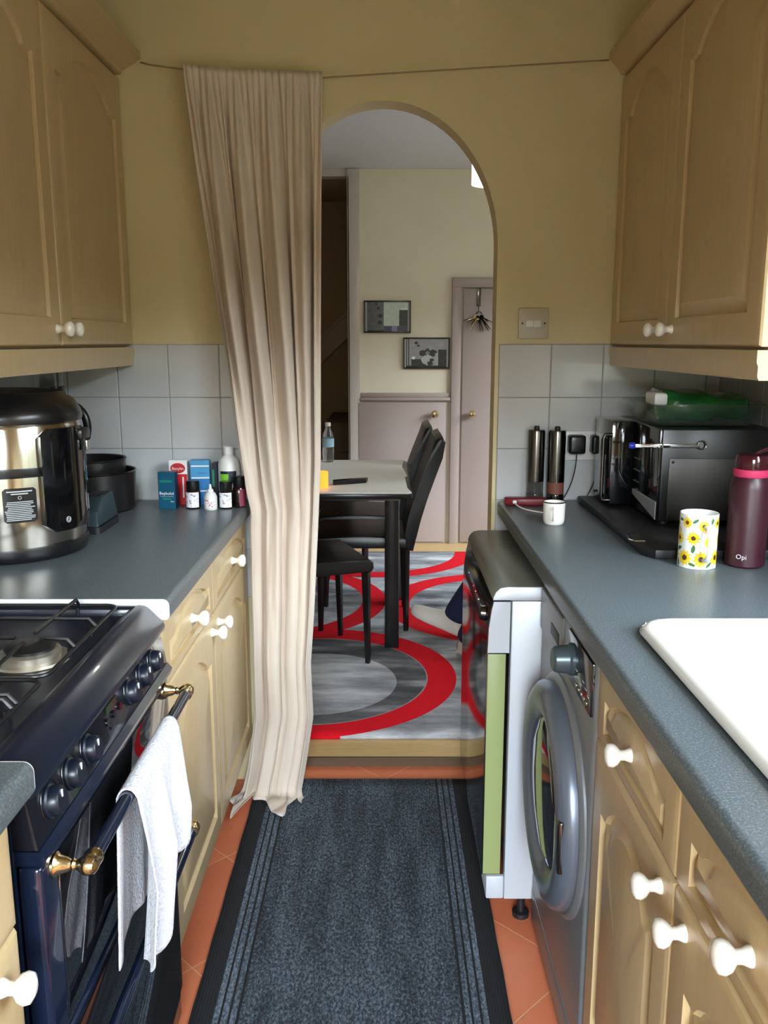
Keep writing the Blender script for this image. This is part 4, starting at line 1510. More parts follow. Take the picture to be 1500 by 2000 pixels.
for xx in (0.69, 0.92):
    for yy in (2.11, 2.47):
        bm = B(); lathe(bm, [(0.012, 0), (0.012, 0.0098)], (xx, yy, 0.9206), (0, 0, 1), 12)
        obj('foot', bm, M['black_matt'], mw)

# slim chrome tongs hung across the side of the microwave
t = thing('kitchen_tongs', 'slim chrome tongs hung level across the near side of the microwave', 'tongs', (0.68, 2.072, 1.11))
bm = B()
box(bm, 0.600, 0.750, 2.0695, 2.0715, 1.112, 1.1205, 0.0008)
box(bm, 0.600, 0.750, 2.0745, 2.0765, 1.112, 1.1205, 0.0008)
box(bm, 0.655, 0.667, 2.068, 2.0795, 1.111, 1.1215, 0.0008)
obj('arms', bm, M['chrome'], t)
bm = B()
tube(bm, [(0.761 + 0.010 * math.cos(k * PI / 8), 2.073, 1.118 + 0.010 * math.sin(k * PI / 8)) for k in range(17)], 0.0018, 8)
obj('hanging_ring', bm, M['chrome'], t)
bm = B(); lathe(bm, [(0.006, 0), (0.008, 0.003), (0.008, 0.010), (0.006, 0.014), (0, 0.014)], (0.600, 2.073, 1.117), (-1, 0, 0), 16)
obj('blue_tip', bm, mat('blue_plastic', srgb(40, 50, 170), 0.3), t)

# glass roasting dish on the microwave
t = thing('roasting_dish', 'oblong clear glass roasting dish on top of the microwave', 'dish', (0.79, 2.27, 1.1555))
gx0, gx1, gy0, gy1 = 0.648, 0.938, 2.12, 2.40
bm = B()
def loopz(ins, z, r=0.05):
    return [bm.verts.new((p[0], p[1], z)) for p in rrect(gx0 + ins, gx1 - ins, gy0 + ins, gy1 - ins, max(0.01, r - ins))]
Ls = [loopz(0.03, 1.156), loopz(0.024, 1.159), loopz(0.006, 1.205), loopz(-0.008, 1.209), loopz(-0.008, 1.212), loopz(0.010, 1.209), loopz(0.028, 1.164)]
n = len(Ls[0])
for A, Bq in zip(Ls, Ls[1:]):
    for k in range(n):
        bm.faces.new((A[k], A[(k + 1) % n], Bq[(k + 1) % n], Bq[k]))
bm.faces.new(Ls[0]); bm.faces.new(Ls[-1])
obj('dish', bm, M['glass_dish'], t)
# folded green bag in the dish
bm = B()
rows = []
for j in range(25):
    v_ = j / 24
    row = []
    for i in range(41):
        u_ = i / 40
        x = 0.686 + 0.235 * u_
        a = v_ * 2 * PI
        hh = 0.036 + 0.006 * math.sin(u_ * 5 + 0.5) + 0.004 * math.sin(u_ * 17)
        wy = 0.100 * (1 - 0.35 * abs(u_ * 2 - 1) ** 3)
        e = 1 - 0.55 * max(0, abs(u_ * 2 - 1) - 0.9) * 10
        px = x
        py = 2.25 + wy * e * math.copysign(abs(math.cos(a)) ** 0.6, math.cos(a))
        pz = 1.200 + hh * e * math.copysign(abs(math.sin(a)) ** 0.7, math.sin(a)) + 0.004 * noise.noise(Vector((x * 30, a * 2, 0)))
        row.append((px, py, max(pz, 1.1665)))
    rows.append(row)
sheet(bm, rows)
bmesh.ops.remove_doubles(bm, verts=bm.verts, dist=0.0003)
gb = obj('plastic_bag', bm, M['green_bag'], angle=50)
link_tags(gb, 'crumpled green plastic packet lying in the glass roasting dish', 'packet')
bm = B(); prism(bm, [(0.668, 2.16), (0.697, 2.155), (0.70, 2.24), (0.672, 2.25)], 'z', 1.205, 1.238, 0.008, 3)
op = obj('white_tag', bm, M['white_pl'], gb, label='white corner of the packet')

# sunflower mug: painted flowers as coloured faces
def mug():
    mats = [mat('mug_white_glaze', srgb(236, 238, 232), 0.1, coat=0.4), mat('sunflower_yellow', srgb(238, 200, 40), 0.15, coat=0.4), mat('sunflower_centre', srgb(84, 58, 24), 0.2, coat=0.3),
            mat('leaf_green', srgb(70, 110, 70), 0.2, coat=0.3), mat('pale_pink_bloom', srgb(238, 190, 150), 0.2, coat=0.3)]
    x, y, r, h = 0.655, 1.772, 0.0388, 0.112
    t = thing('sunflower_mug', 'tall mug painted with yellow sunflowers on the right worktop', 'mug', (x, y, 0.9))
    nT, nZ = 180, 76
    flowers = []     # (arc, z, radius)
    for k in range(7):
        flowers += [(k * 0.0348 + 0.004, 0.024 + 0.003 * math.sin(k), 0.0170), (k * 0.0348 + 0.021, 0.061 + 0.004 * math.sin(k * 2.1), 0.0140), (k * 0.0348 + 0.006, 0.093 + 0.003 * math.cos(k * 3), 0.0120)]
    leaves = [(k * 0.0348 + 0.022, 0.038 + 0.004 * math.cos(k * 1.7), 0.0085, 0.004, 0.6 + k) for k in range(7)] + [(k * 0.0348 + 0.024, 0.100, 0.007, 0.0032, 1 + k * 0.7) for k in range(7)] + [(k * 0.0348 + 0.021, 0.009, 0.008, 0.0034, 2 + k) for k in range(7)]
    pk = [(k * 0.061 + 0.004, 0.078, 0.006) for k in range(4)]
    per = 2 * PI * r
    bm = B()
    prof_z = [h * k / nZ for k in range(nZ + 1)]
    rings = [[bm.verts.new((x + r * math.cos(2 * PI * i / nT), y + r * math.sin(2 * PI * i / nT), 0.9005 + z)) for i in range(nT)] for z in prof_z]
    for j in range(nZ):
        for i in range(nT):
            f = bm.faces.new((rings[j][i], rings[j][(i + 1) % nT], rings[j + 1][(i + 1) % nT], rings[j + 1][i]))
            s = (i + 0.5) / nT * per
            z = (j + 0.5) / nZ * h
            mi = 0

            def ds(a):
                dd = (s - a) % per
                return dd if dd < per / 2 else dd - per
            for a, zz, la, lb, ro in leaves:
                u, w = ds(a), z - zz
                p, q = u * math.cos(ro) + w * math.sin(ro), -u * math.sin(ro) + w * math.cos(ro)
                if (p / la) ** 2 + (q / lb) ** 2 < 1:
                    mi = 3
            for a, zz, rr in pk:
                if math.hypot(ds(a), z - zz) < rr:
                    mi = 4
            for a, zz, rr in flowers:
                u, w = ds(a), z - zz
                dd = math.hypot(u, w)
                an = math.atan2(w, u)
                if dd < rr * (0.86 + 0.14 * math.cos(an * 11)):
                    mi = 2 if dd < rr * 0.34 else 1
            if z > h - 0.003:
                mi = 0
            f.material_index = mi
    bm.faces.new(rings[0])
    rin = [[bm.verts.new((x + q * math.cos(2 * PI * i / nT), y + q * math.sin(2 * PI * i / nT), 0.9005 + z)) for i in range(nT)] for q, z in ((r - 0.001, h + 0.001), (r - 0.003, h), (r - 0.0035, 0.01))]
    seq = [rings[-1]] + rin
    for A, Bq in zip(seq, seq[1:]):
        for i in range(nT):
            bm.faces.new((A[i], A[(i + 1) % nT], Bq[(i + 1) % nT], Bq[i]))
    bm.faces.new(rin[-1])
    obj('body', bm, None, t, mats=mats)
    bm = B()
    dx, dy = 0.05, -1
    L = math.hypot(dx, dy)
    D = Vector((dx / L, dy / L, 0))
    pts = [Vector((x, y, 0.9)) + D * q + Vector((0, 0, z)) for q, z in ((0.035, 0.088), (0.052, 0.090), (0.063, 0.078), (0.065, 0.055), (0.060, 0.033), (0.048, 0.021), (0.035, 0.020))]
    pts2 = []
    for a, b in zip(pts, pts[1:]):
        pts2 += [a, (a + b) / 2]
    pts2.append(pts[-1])
    tube(bm, pts2, 0.0062, 12, flat=0.7)
    obj('handle', bm, mats[0], t)


mug()

# maroon flask
t = thing('water_flask', 'maroon drinking flask with a pink ring beside the sunflower mug', 'bottle', (0.755, 1.785, 0.9))
fxx, fyy = 0.757, 1.775
bm = B(); lathe(bm, [(0.036, 0), (0.0395, 0.004), (0.0400, 0.165), (0.0375, 0.180), (0.034, 0.188)], (fxx, fyy, 0.9005), (0, 0, 1), 48)
bd = obj('body', bm, M['maroon'], t)
bm = B(); lathe(bm, [(0.0345, 0.1885), (0.0355, 0.190), (0.0355, 0.202), (0.034, 0.204)], (fxx, fyy, 0.9005), (0, 0, 1), 40)
obj('ring', bm, M['pink'], t)
bm = B(); lathe(bm, [(0.033, 0.2045), (0.033, 0.226), (0.030, 0.233), (0, 0.234)], (fxx, fyy, 0.9005), (0, 0, 1), 40)
obj('cap', bm, M['red_clear'], t)
bm = B(); tube(bm, bez((fxx + 0.03, fyy, 1.108), (fxx + 0.06, fyy, 1.13), (fxx + 0.06, fyy, 1.165), (fxx + 0.005, fyy, 1.134), 12), 0.004, 8)
obj('carry_loop', bm, M['red_clear'], t)
text('logo', 'Opi', 0.014, (fxx - 0.022, fyy - 0.0345, 0.925), (PI / 2, 0, -0.56), M['mark'], t, 0.0002)

# ------------------------------------------------------------------ curtain and its wire
def wz(x):
    """height of the wire along x"""
    P = [(-0.655, 2.088), (-0.45, 2.062), (-0.16, 2.052), (0.607, 2.096)]
    for (xa, za), (xb, zb) in zip(P, P[1:]):
        if x <= xb:
            return za + (zb - za) * (x - xa) / (xb - xa)
    return P[-1][1]


WY = 2.50
bm = B()
tube(bm, [(-0.655, 2.530, 2.0985), (-0.62, WY, 2.083), (-0.535, WY, wz(-0.535)), (-0.45, WY, 2.062), (-0.3, WY, 2.056), (-0.16, WY, 2.052), (0.1, WY, wz(0.1)), (0.57, WY, wz(0.57)), (0.605, 2.530, 2.104)], 0.0022, 8)
wr = obj('curtain_wire', bm, M['wire'])
link_tags(wr, 'thin sagging wire strung between the two cornices above the arch', 'curtain wire')

LB = [(2.06, -0.535), (1.845, -0.512), (1.652, -0.488), (1.48, -0.467), (1.288, -0.442), (1.091, -0.422), (0.946, -0.402), (0.887, -0.388), (0.840, -0.390), (0.738, -0.391), (0.507, -0.390), (0.268, -0.390), (0.103, -0.415), (0.0, -0.440)]
RB = [(2.06, -0.161), (1.033, -0.175), (0.813, -0.187), (0.585, -0.200), (0.428, -0.212), (0.268, -0.206), (0.137, -0.226), (0.0, -0.25)]


def lerp_tab(T, z):
    if z >= T[0][0]:
        return T[0][1]
    for (za, xa), (zb, xb) in zip(T, T[1:]):
        if z >= zb:
            return xb + (xa - xb) * (z - zb) / (za - zb)
    return T[-1][1]


def curtain():
    N, Mr = 230, 150
    rows = []
    for j in range(Mr + 1):
        row = []
        for i in range(N + 1):
            s = i / N
            # length beyond the floor, per column: pooled tails
            tail = -0.012 + 0.115 * math.exp(-((s - 0.64) / 0.12) ** 2) + 0.095 * math.exp(-((s - 0.10) / 0.12) ** 2) + 0.03 * math.exp(-((s - 0.95) / 0.04) ** 2)
            top = wz(-0.535 + 0.374 * s) + 0.012
            L = top + tail
            q = L * (j / Mr) ** 0.97
            zq = top - q
            z = max(zq, 0.0)
            xl, xr = lerp_tab(LB, z), lerp_tab(RB, z)
            h = (2.06 - z) / 2.06                         # 0 at the top, 1 on the floor
            # warp of s so folds bunch and fan
            w = s + 0.030 * math.sin(2 * PI * s * 1.5 + 0.6) * (0.4 + h)
            x = xl + (xr - xl) * w
            amp = (0.010 + 0.030 * min(1, h * 3.0)) * (1 - 0.25 * h)
            if h < 0.05:
                amp *= 0.35 + 0.65 * h / 0.05
            # many small gathers at the heading that merge into broad folds
            g = math.exp(-h * 9)
            big = math.sin(2 * PI * (s * 4.6 + 0.45 * min(h, 0.6) * math.sin(s * 7 + 1)) + 0.4)
            mid = math.sin(2 * PI * (s * 9.3 - 0.5 * h) + 1.7 + 1.1 * math.sin(6 * s + 3 * h))
            fine = math.sin(2 * PI * s * 21 + 2.0 * math.sin(s * 11))
            mw_ = math.exp(-((h - 0.25) / 0.30) ** 2)
            flatten = 1 - 0.82 * max(0, min(1, (h - 0.30) / 0.30)) * math.exp(-((s - 0.70) / 0.26) ** 2)
            big2 = math.copysign(abs(big) ** 0.75, big)
            f = amp * (big2 * (1 - g) + 0.55 * mid * (0.10 + mw_) + 0.5 * fine * g) * flatten
            f += 0.006 * noise.noise(Vector((s * 9, h * 7, 1.3))) + 0.0025 * noise.noise(Vector((s * 30, h * 16, 4.0)))
            edge = min(1, s / 0.03, (1 - s) / 0.03)
            y = WY - 0.030 - 0.045 * h + f * (0.4 + 0.6 * edge) + 0.020 * g
            # stand clear of the worktop and the cabinet where it passes their corner
            if s < 0.35 and 0.80 < z < 0.97:
                y -= 0.0
            x += 0.010 * math.cos(2 * PI * s * 4.6) * (1 - g) * edge
            if zq < 0.03:
                over = 0.03 - zq
                k = min(over, 0.05) / 0.05
                y -= over * 1.0
                z = max(0.016, zq) if zq > 0.014 else 0.016 + 0.010 * abs(math.sin(s * 26 + over * 35)) * k
                x += (s - 0.45) * 0.05 * k
            y = min(y, 2.533)
            if z < 0.0165:
                z = 0.0165
            row.append((x, y, z))
        rows.append(row)
    bm = B()
    sheet(bm, rows)
    return bm


ct = obj('curtain', curtain(), M['drape'], angle=85)
md = ct.modifiers.new('thickness', 'SOLIDIFY'); md.thickness = 0.0016; md.offset = 0
link_tags(ct, 'long beige curtain gathered on the wire at the left side of the arch', 'curtain')

# ------------------------------------------------------------------ rugs
def slab(name, x0, x1, y0, y1, z0, z1, m, label, cat):
    bm = B()
    nx, ny = 24, 60
    rows = []
    for j in range(ny + 1):
        yy = y0 + (y1 - y0) * j / ny
        rows.append([(x0 + (x1 - x0) * i / nx + 0.0008 * math.sin(yy * 31) * (1 if i in (0, nx) else 0), yy, z1 - (0.0015 if i in (0, nx) or j in (0, ny) else 0)) for i in range(nx + 1)])
    sheet(bm, rows)
    o = obj(name, bm, m, angle=80)
    s = o.modifiers.new('thickness', 'SOLIDIFY'); s.thickness = z1 - z0 - 0.0015; s.offset = -1
    return link_tags(o, label, cat)


slab('runner_mat', -0.395, 0.26, -0.9, 2.53, 0.0005, 0.0115, M['runner'], 'long charcoal runner mat with black striped borders on the tiled floor', 'mat')
slab('area_rug', -1.25, 1.2, 2.765, 5.43, DF + 0.0005, DF + 0.0125, M['rug'], 'grey marbled rug with red rings under the dining table', 'rug')

# ------------------------------------------------------------------ dining table and chairs
RZ = DF + 0.0125
dt = thing('dining_table', 'black dining table on the ring-patterned rug beyond the arch', 'table', (-0.35, 4.06, RZ))
tx0, tx1, ty0, ty1 = -0.545, 0.118, 3.545, 4.575
bm = B(); box(bm, tx0, tx1, ty0, ty1, 0.722, 0.742, 0.003); obj('tabletop', bm, M['black_wood'], dt)
bm = B()
box(bm, tx0 + 0.05, tx1 - 0.05, ty0 + 0.05, ty0 + 0.07, 0.706, 0.7215); box(bm, tx0 + 0.05, tx1 - 0.05, ty1 - 0.07, ty1 - 0.05, 0.706, 0.7215)
box(bm, tx0 + 0.05, tx0 + 0.07, ty0 + 0.07, ty1 - 0.07, 0.706, 0.7215); box(bm, tx1 - 0.07, tx1 - 0.05, ty0 + 0.07, ty1 - 0.07, 0.706, 0.7215)
obj('apron', bm, M['black_wood'], dt)
if True:
    for lx, ly in ((0.034, 3.665), (0.034, 4.300), (-0.470, 3.760), (-0.470, 4.300)):
        bm = B(); prism(bm, rrect(lx - 0.031, lx + 0.031, ly - 0.031, ly + 0.031, 0.006, 2), 'z', RZ, 0.7215)
        obj('leg', bm, M['black_wood'], dt)
bm = B()
prism(bm, [(tx0 + 0.01, ty0 + 0.01), (tx1 - 0.018, ty0 + 0.008), (tx1 - 0.004, ty0 + 0.02), (tx1 - 0.018, ty0 + 0.12), (tx1 - 0.022, ty0 + 0.42), (tx1 - 0.010, ty0 + 0.46), (tx1 - 0.028, ty1 - 0.25), (tx1 - 0.012, ty1 - 0.01), (tx0 + 0.01, ty1 - 0.01)], 'z', 0.7425, 0.7485)
tc_ = obj('table_cover', bm, M['cloth_w'], angle=30)
link_tags(tc_, 'white cover lying over the black dining table', 'tablecloth')
# remote, candle, water bottle
t = thing('remote_control', 'black remote control lying on the white table cover', 'remote', (-0.148, 3.78, 0.7487))
bm = B()
prism(bm, [(-0.222, 3.735), (-0.150, 3.765), (-0.078, 3.795), (-0.072, 3.840), (-0.150, 3.812), (-0.225, 3.775)], 'z', 0.749, 0.768, 0.004)
obj('body', bm, M['black'], t)
t = thing('candle_holder', 'glowing amber candle glass on the table beside the curtain', 'candle', (-0.258, 3.67, 0.7487))
bm = B(); lathe(bm, [(0.026, 0), (0.030, 0.004), (0.030, 0.07), (0.027, 0.07), (0.027, 0.01), (0, 0.008)], (-0.268, 3.67, 0.7488), (0, 0, 1), 24, cap=False); obj('glass', bm, M['amber'], t)
bm = B(); lathe(bm, [(0.024, 0.0), (0.024, 0.045), (0, 0.045)], (-0.268, 3.67, 0.759), (0, 0, 1), 20); obj('wax', bm, M['white_c'], t)
t = thing('water_bottle', 'clear plastic water bottle standing on the far left of the table', 'bottle', (-0.29, 4.5, 0.7487))
wx, wy_ = -0.290, 4.50
bm = B(); lathe(bm, [(0.026, 0), (0.030, 0.006), (0.029, 0.03), (0.031, 0.05), (0.029, 0.075), (0.030, 0.11), (0.027, 0.14), (0.014, 0.172), (0.0125, 0.19)], (wx, wy_, 0.7488), (0, 0, 1), 28)
obj('body', bm, M['clear'], t)
bm = B(); lathe(bm, [(0.0145, 0.185), (0.0145, 0.203), (0, 0.204)], (wx, wy_, 0.7488), (0, 0, 1), 20); obj('cap', bm, M['white_pl'], t)
bm = B(); lathe(bm, [(0.0312, 0.078), (0.0312, 0.122)], (wx, wy_, 0.7488), (0, 0, 1), 28, cap=False); obj('label', bm, mat('blue_water_label', srgb(150, 185, 205), 0.4), t)


def chair_parts(t):
    """chair facing -x, rear of seat at x=0, centred on y=0, floor at z=0"""
    W = 0.205
    zr = -RZ
    bm = B()
    P = [(-0.405, 0.395), (-0.415, 0.41), (-0.413, 0.435), (-0.395, 0.447), (-0.2, 0.452), (0.0, 0.447), (0.02, 0.43), (0.02, 0.395)]
    prism(bm, P, 'y', -W, W, 0.008, 3)
    obj('seat', bm, M['leather'], t)
    cen = [(0.012, 0.385), (0.022, 0.45), (0.042, 0.54), (0.072, 0.64), (0.108, 0.74), (0.138, 0.82), (0.155, 0.885)]
    th = [0.024, 0.027, 0.029, 0.029, 0.029, 0.028, 0.024]
    L_, R_ = [], []
    for k, (x, z) in enumerate(cen):
        a = cen[max(k - 1, 0)]; b = cen[min(k + 1, len(cen) - 1)]
        d = Vector((b[0] - a[0], b[1] - a[1])).normalized()
        nrm = Vector((d.y, -d.x)) * th[k]
        L_.append((x - nrm.x, z - nrm.y)); R_.append((x + nrm.x, z + nrm.y))
    tip = (0.163, 0.905)
    P = L_ + [tip] + list(reversed(R_))
    bm = B(); prism(bm, P, 'y', -W, W, 0.013, 4)
    obj('backrest', bm, M['leather'], t, angle=45)
    for sx, sy in ((-1, -1), (-1, 1), (1, -1), (1, 1)):
        bm = B()
        x0 = -0.385 if sx < 0 else 0.0
        x1 = -0.392 if sx < 0 else 0.004
        y0 = sy * (W - 0.018)
        tube(bm, [(x1, y0, 0.0), (x0, y0, 0.394)], [0.012, 0.020], 4)
        obj('leg', bm, M['black_wood'], t)


ch0 = thing('dining_chair', 'black high-backed leather chair on the right side of the table, nearer of the two', 'chair', (0, 0, 0), 'black dining chairs')
chair_parts(ch0)


def put_chair(o, x, y, rz, label):
    o.location = (x, y, RZ)
    o.rotation_euler = (0, 0, rz)
    o['label'] = label


chs = [ch0] + [copy_tree(ch0) for _ in range(4)]
put_chair(chs[0], 0.098, 4.055, 0.0, 'black high-backed leather chair on the right side of the table, nearer of the two')
put_chair(chs[1], 0.075, 4.545, 0.0, 'black high-backed leather chair on the right side of the table, farther of the two')
put_chair(chs[2], -0.50, 3.49, PI + 0.36, 'black leather chair nearest the arch, its back hidden by the curtain')
put_chair(chs[3], -0.50, 4.99, PI, 'black leather chair at the far end of the dining table')
put_chair(chs[4], 1.06, 3.70, -0.05, 'black leather chair the seated person uses, behind the dishwasher')

# ------------------------------------------------------------------ person seated to the right, only feet in view
def skin_mesh(name, pts, edges, radii, m, parent, sub=2, root=0):
    me = bpy.data.meshes.new(name)
    org = origin(parent)
    me.from_pydata([tuple(Vector(p) - org) for p in pts], edges, [])
    me.materials.append(m)
    o = bpy.data.objects.new(name, me)
    C.objects.link(o)
    if parent is not None:
        o.parent = parent
    sk = o.modifiers.new('skin', 'SKIN')
    sk.use_smooth_shade = True
    for i, r in enumerate(radii):
        rr = r if isinstance(r, tuple) else (r, r)
        me.skin_vertices[0].data[i].radius = rr
        me.skin_vertices[0].data[i].use_root = (i == root)
    sb = o.modifiers.new('sub', 'SUBSURF'); sb.levels = sub; sb.render_levels = sub
    return o


pr = thing('person', 'person in navy jeans and white shoes, feet showing left of the dishwasher', 'person', (1.0, 3.7, RZ))
hip = Vector((0.95, 3.70, 0.60))
P = [hip, (1.02, 3.70, 0.72), (1.04, 3.70, 0.92), (1.03, 3.70, 1.05), (1.01, 3.70, 1.12), (1.0, 3.70, 1.20), (0.985, 3.70, 1.27),
     (1.03, 3.52, 1.02), (0.99, 3.47, 0.76), (0.77, 3.52, 0.66), (1.03, 3.88, 1.02), (0.99, 3.93, 0.76), (0.77, 3.88, 0.66),
     (0.95, 3.61, 0.545), (0.60, 3.56, 0.50), (0.36, 3.54, 0.14), (0.95, 3.79, 0.545), (0.57, 3.79, 0.50), (0.33, 3.80, 0.13)]
E_ = [(0, 1), (1, 2), (2, 3), (3, 4), (4, 5), (5, 6), (3, 7), (7, 8), (8, 9), (3, 10), (10, 11), (11, 12), (0, 13), (13, 14), (14, 15), (0, 16), (16, 17), (17, 18)]
Rr = [(0.14, 0.11), (0.12, 0.10), (0.15, 0.10), (0.10, 0.08), (0.05, 0.05), (0.075, 0.08), (0.07, 0.075), 0.05, 0.04, 0.026, 0.05, 0.04, 0.026, 0.075, 0.055, 0.036, 0.075, 0.055, 0.036]
hv = [(9, Vector((0.77, 3.52, 0.66))), (12, Vector((0.77, 3.88, 0.66)))]
for wi, wp in hv:                                    # hands resting on the thighs, five fingers each
    s = 1 if wi == 9 else -1
    pb = len(P); P.append(wp + Vector((-0.06, s * 0.01, -0.012))); Rr.append((0.030, 0.016)); E_.append((wi, pb))
    for k in range(4):
        oy = s * (-0.027 + 0.018 * k)
        ln = (0.060, 0.072, 0.068, 0.052)[k]
        base = wp + Vector((-0.088, oy + s * 0.01, -0.016))
        i0 = len(P); P.append(base); Rr.append(0.0095); E_.append((pb, i0))
        P.append(base + Vector((-ln * 0.55, 0, -0.006))); Rr.append(0.0085); E_.append((i0, i0 + 1))
        P.append(base + Vector((-ln, 0, -0.022))); Rr.append(0.007); E_.append((i0 + 1, i0 + 2))
    i0 = len(P); P.append(wp + Vector((-0.045, s * 0.038, -0.014))); Rr.append(0.011); E_.append((pb, i0))
    P.append(wp + Vector((-0.075, s * 0.056, -0.022))); Rr.append(0.0085); E_.append((i0, i0 + 1))
skin_mesh('body', P, E_, Rr, M['skin'], pr, 1)
tr_ = skin_mesh('jeans', [hip, (0.93, 3.605, 0.55), (0.60, 3.56, 0.502), (0.47, 3.55, 0.30), (0.375, 3.535, 0.135), (0.355, 3.53, 0.085), (0.93, 3.795, 0.55), (0.57, 3.79, 0.502), (0.42, 3.80, 0.28), (0.335, 3.80, 0.15), (0.315, 3.80, 0.11), (1.01, 3.70, 0.70)],
                [(0, 1), (1, 2), (2, 3), (3, 4), (4, 5), (0, 6), (6, 7), (7, 8), (8, 9), (9, 10), (0, 11)], [(0.16, 0.13), 0.092, 0.075, 0.068, 0.066, 0.064, 0.092, 0.075, 0.068, 0.064, 0.060, (0.14, 0.12)], M['denim'], pr, 2)
skin_mesh('jumper', [(1.01, 3.70, 0.66), (1.025, 3.70, 0.78), (1.04, 3.70, 0.93), (1.03, 3.70, 1.06), (1.03, 3.52, 1.03), (0.99, 3.47, 0.76), (0.80, 3.515, 0.67), (1.03, 3.88, 1.03), (0.99, 3.93, 0.76), (0.80, 3.885, 0.67)],
          [(0, 1), (1, 2), (2, 3), (3, 4), (4, 5), (5, 6), (3, 7), (7, 8), (8, 9)], [(0.155, 0.125), (0.14, 0.115), (0.165, 0.115), (0.105, 0.09), 0.062, 0.052, 0.04, 0.062, 0.052, 0.04], M['jumper'], pr, 2)
skin_mesh('hair', [(1.01, 3.70, 1.36), (1.055, 3.70, 1.30), (1.06, 3.70, 1.20), (1.0, 3.70, 1.375)], [(0, 1), (1, 2), (0, 3)], [0.055, 0.07, 0.055, 0.05], M['hair'], pr, 2)
bm = B()
for s in (-1, 1):
    lathe(bm, [(0.010, 0), (0.008, 0.004), (0, 0.006)], (0.917, 3.70 + s * 0.03, 1.255), (-1, 0, 0), 12)
lathe(bm, [(0.014, 0), (0.010, 0.014), (0, 0.022)], (0.915, 3.70, 1.222), (-1, 0, -0.3), 10)
obj('face_features', bm, M['skin'], pr)


def shoe(ankle, direction, pitch):
    """slip-on shoe, built heel to toe along direction"""
    D = Vector((direction[0], direction[1], 0)).normalized()
    S = Vector((-D.y, D.x, 0))
    prof = [(-0.045, 0.026, 0.055, 0.030), (-0.02, 0.035, 0.072, 0.034), (0.03, 0.037, 0.074, 0.036), (0.08, 0.041, 0.062, 0.040), (0.13, 0.045, 0.050, 0.044), (0.18, 0.041, 0.042, 0.040), (0.215, 0.026, 0.032, 0.026), (0.228, 0.010, 0.022, 0.012)]
    bm = B()
    rings = []
    for q, w, h, wb in prof:
        c = Vector(ankle) + D * q
        c.z = RZ + 0.022 + max(0, q + 0.045) * math.tan(pitch)
        ring_ = []
        for k in range(20):
            a = k * 2 * PI / 20
            zz = math.sin(a)
            ring_.append(bm.verts.new(c + S * (w if zz > 0 else wb) * math.cos(a) + Vector((0, 0, (h if zz > 0 else 0.020) * zz))))
        rings.append(ring_)
    for A, Bq in zip(rings, rings[1:]):
        for k in range(20):
            bm.faces.new((A[k], A[(k + 1) % 20], Bq[(k + 1) % 20], Bq[k]))
    bm.faces.new(rings[0]); bm.faces.new(list(reversed(rings[-1])))
    o = obj('shoe', bm, M['shoe'], pr, angle=70)
    return o


shoe((0.315, 3.80, 0), (-0.80, 0.60), 0.20)
shoe((0.355, 3.53, 0), (0.55, -0.85), 0.0)

# ------------------------------------------------------------------ dining room wall things
def picture(label, x0, x1, z0, z1, fn):
    t = thing('framed_photograph', label, 'picture', ((x0 + x1) / 2, DYB, z0), 'framed photographs on the far wall')
    bm = B()
    y0, y1 = DYB - 0.018, DYB - 0.0003
    f = 0.009
    box(bm, x0, x1, y0, y1, z0, z0 + f, 0.0015); box(bm, x0, x1, y0, y1, z1 - f, z1, 0.0015)
    box(bm, x0, x0 + f, y0, y1, z0 + f, z1 - f); box(bm, x1 - f, x1, y0, y1, z0 + f, z1 - f)
    obj('frame', bm, M['black_wood'], t)
    nx, nz = 72, 48
    me = bpy.data.meshes.new('print')
    vs, fs, cols = [], [], []
    org = origin(t)
    for j in range(nz + 1):
        for i in range(nx + 1):
            vs.append((x0 + f + (x1 - x0 - 2 * f) * i / nx - org.x, y0 + 0.006 - org.y, z0 + f + (z1 - z0 - 2 * f) * j / nz - org.z))
    for j in range(nz):
        for i in range(nx):
            a = j * (nx + 1) + i
            fs.append((a, a + 1, a + nx + 2, a + nx + 1))
            cols.append(fn((i + 0.5) / nx, (j + 0.5) / nz))
    me.from_pydata(vs, [], fs)
    ca = me.color_attributes.new('print_colour', 'FLOAT_COLOR', 'CORNER')
    for p, c in zip(me.polygons, cols):
        for li in p.loop_indices:
            ca.data[li].color = c
    m = mat('glossy_print', srgb(128, 128, 128), 0.35)
    tt = NT(m)
    at = tt.new('ShaderNodeVertexColor', layer_name='print_colour')
    tt.l.new(at.outputs[0], tt.bsdf.inputs['Base Color'])
    me.materials.append(m)
    o = bpy.data.objects.new('print', me)
    C.objects.link(o); o.parent = t


def G(v, r=1, g=1, b=1):
    return srgb(max(0, min(255, v * r)), max(0, min(255, v * g)), max(0, min(255, v * b)))


def pic_a(u, v):
    if u < 0.035 or u > 0.965:
        return G(150)
    n = noise.noise(Vector((u * 9, v * 9, 0)))
    c = 72 + 20 * u * 3 + 14 * n
    if u > 0.42:
        c = 198 + 10 * n
        if v < 0.72 and u > 0.77:
            c = 52 + 10 * n
        if v < 0.18:
            return G(74 + 60 * (0.6 < u < 0.72), 0.95, 0.9, 1.25)
        if 0.74 < v < 0.80 and u > 0.8:
            c = 235
        return G(c, 0.93, 1.0, 0.93)
    for cx, cy, r in ((0.34, 0.53, 0.07), (0.33, 0.30, 0.07), (0.30, 0.80, 0.045), (0.25, 0.93, 0.04)):
        if math.hypot((u - cx) * 1.3, v - cy) < r:
            c = 34
    if v < 0.05:
        c = 20
    return G(c)


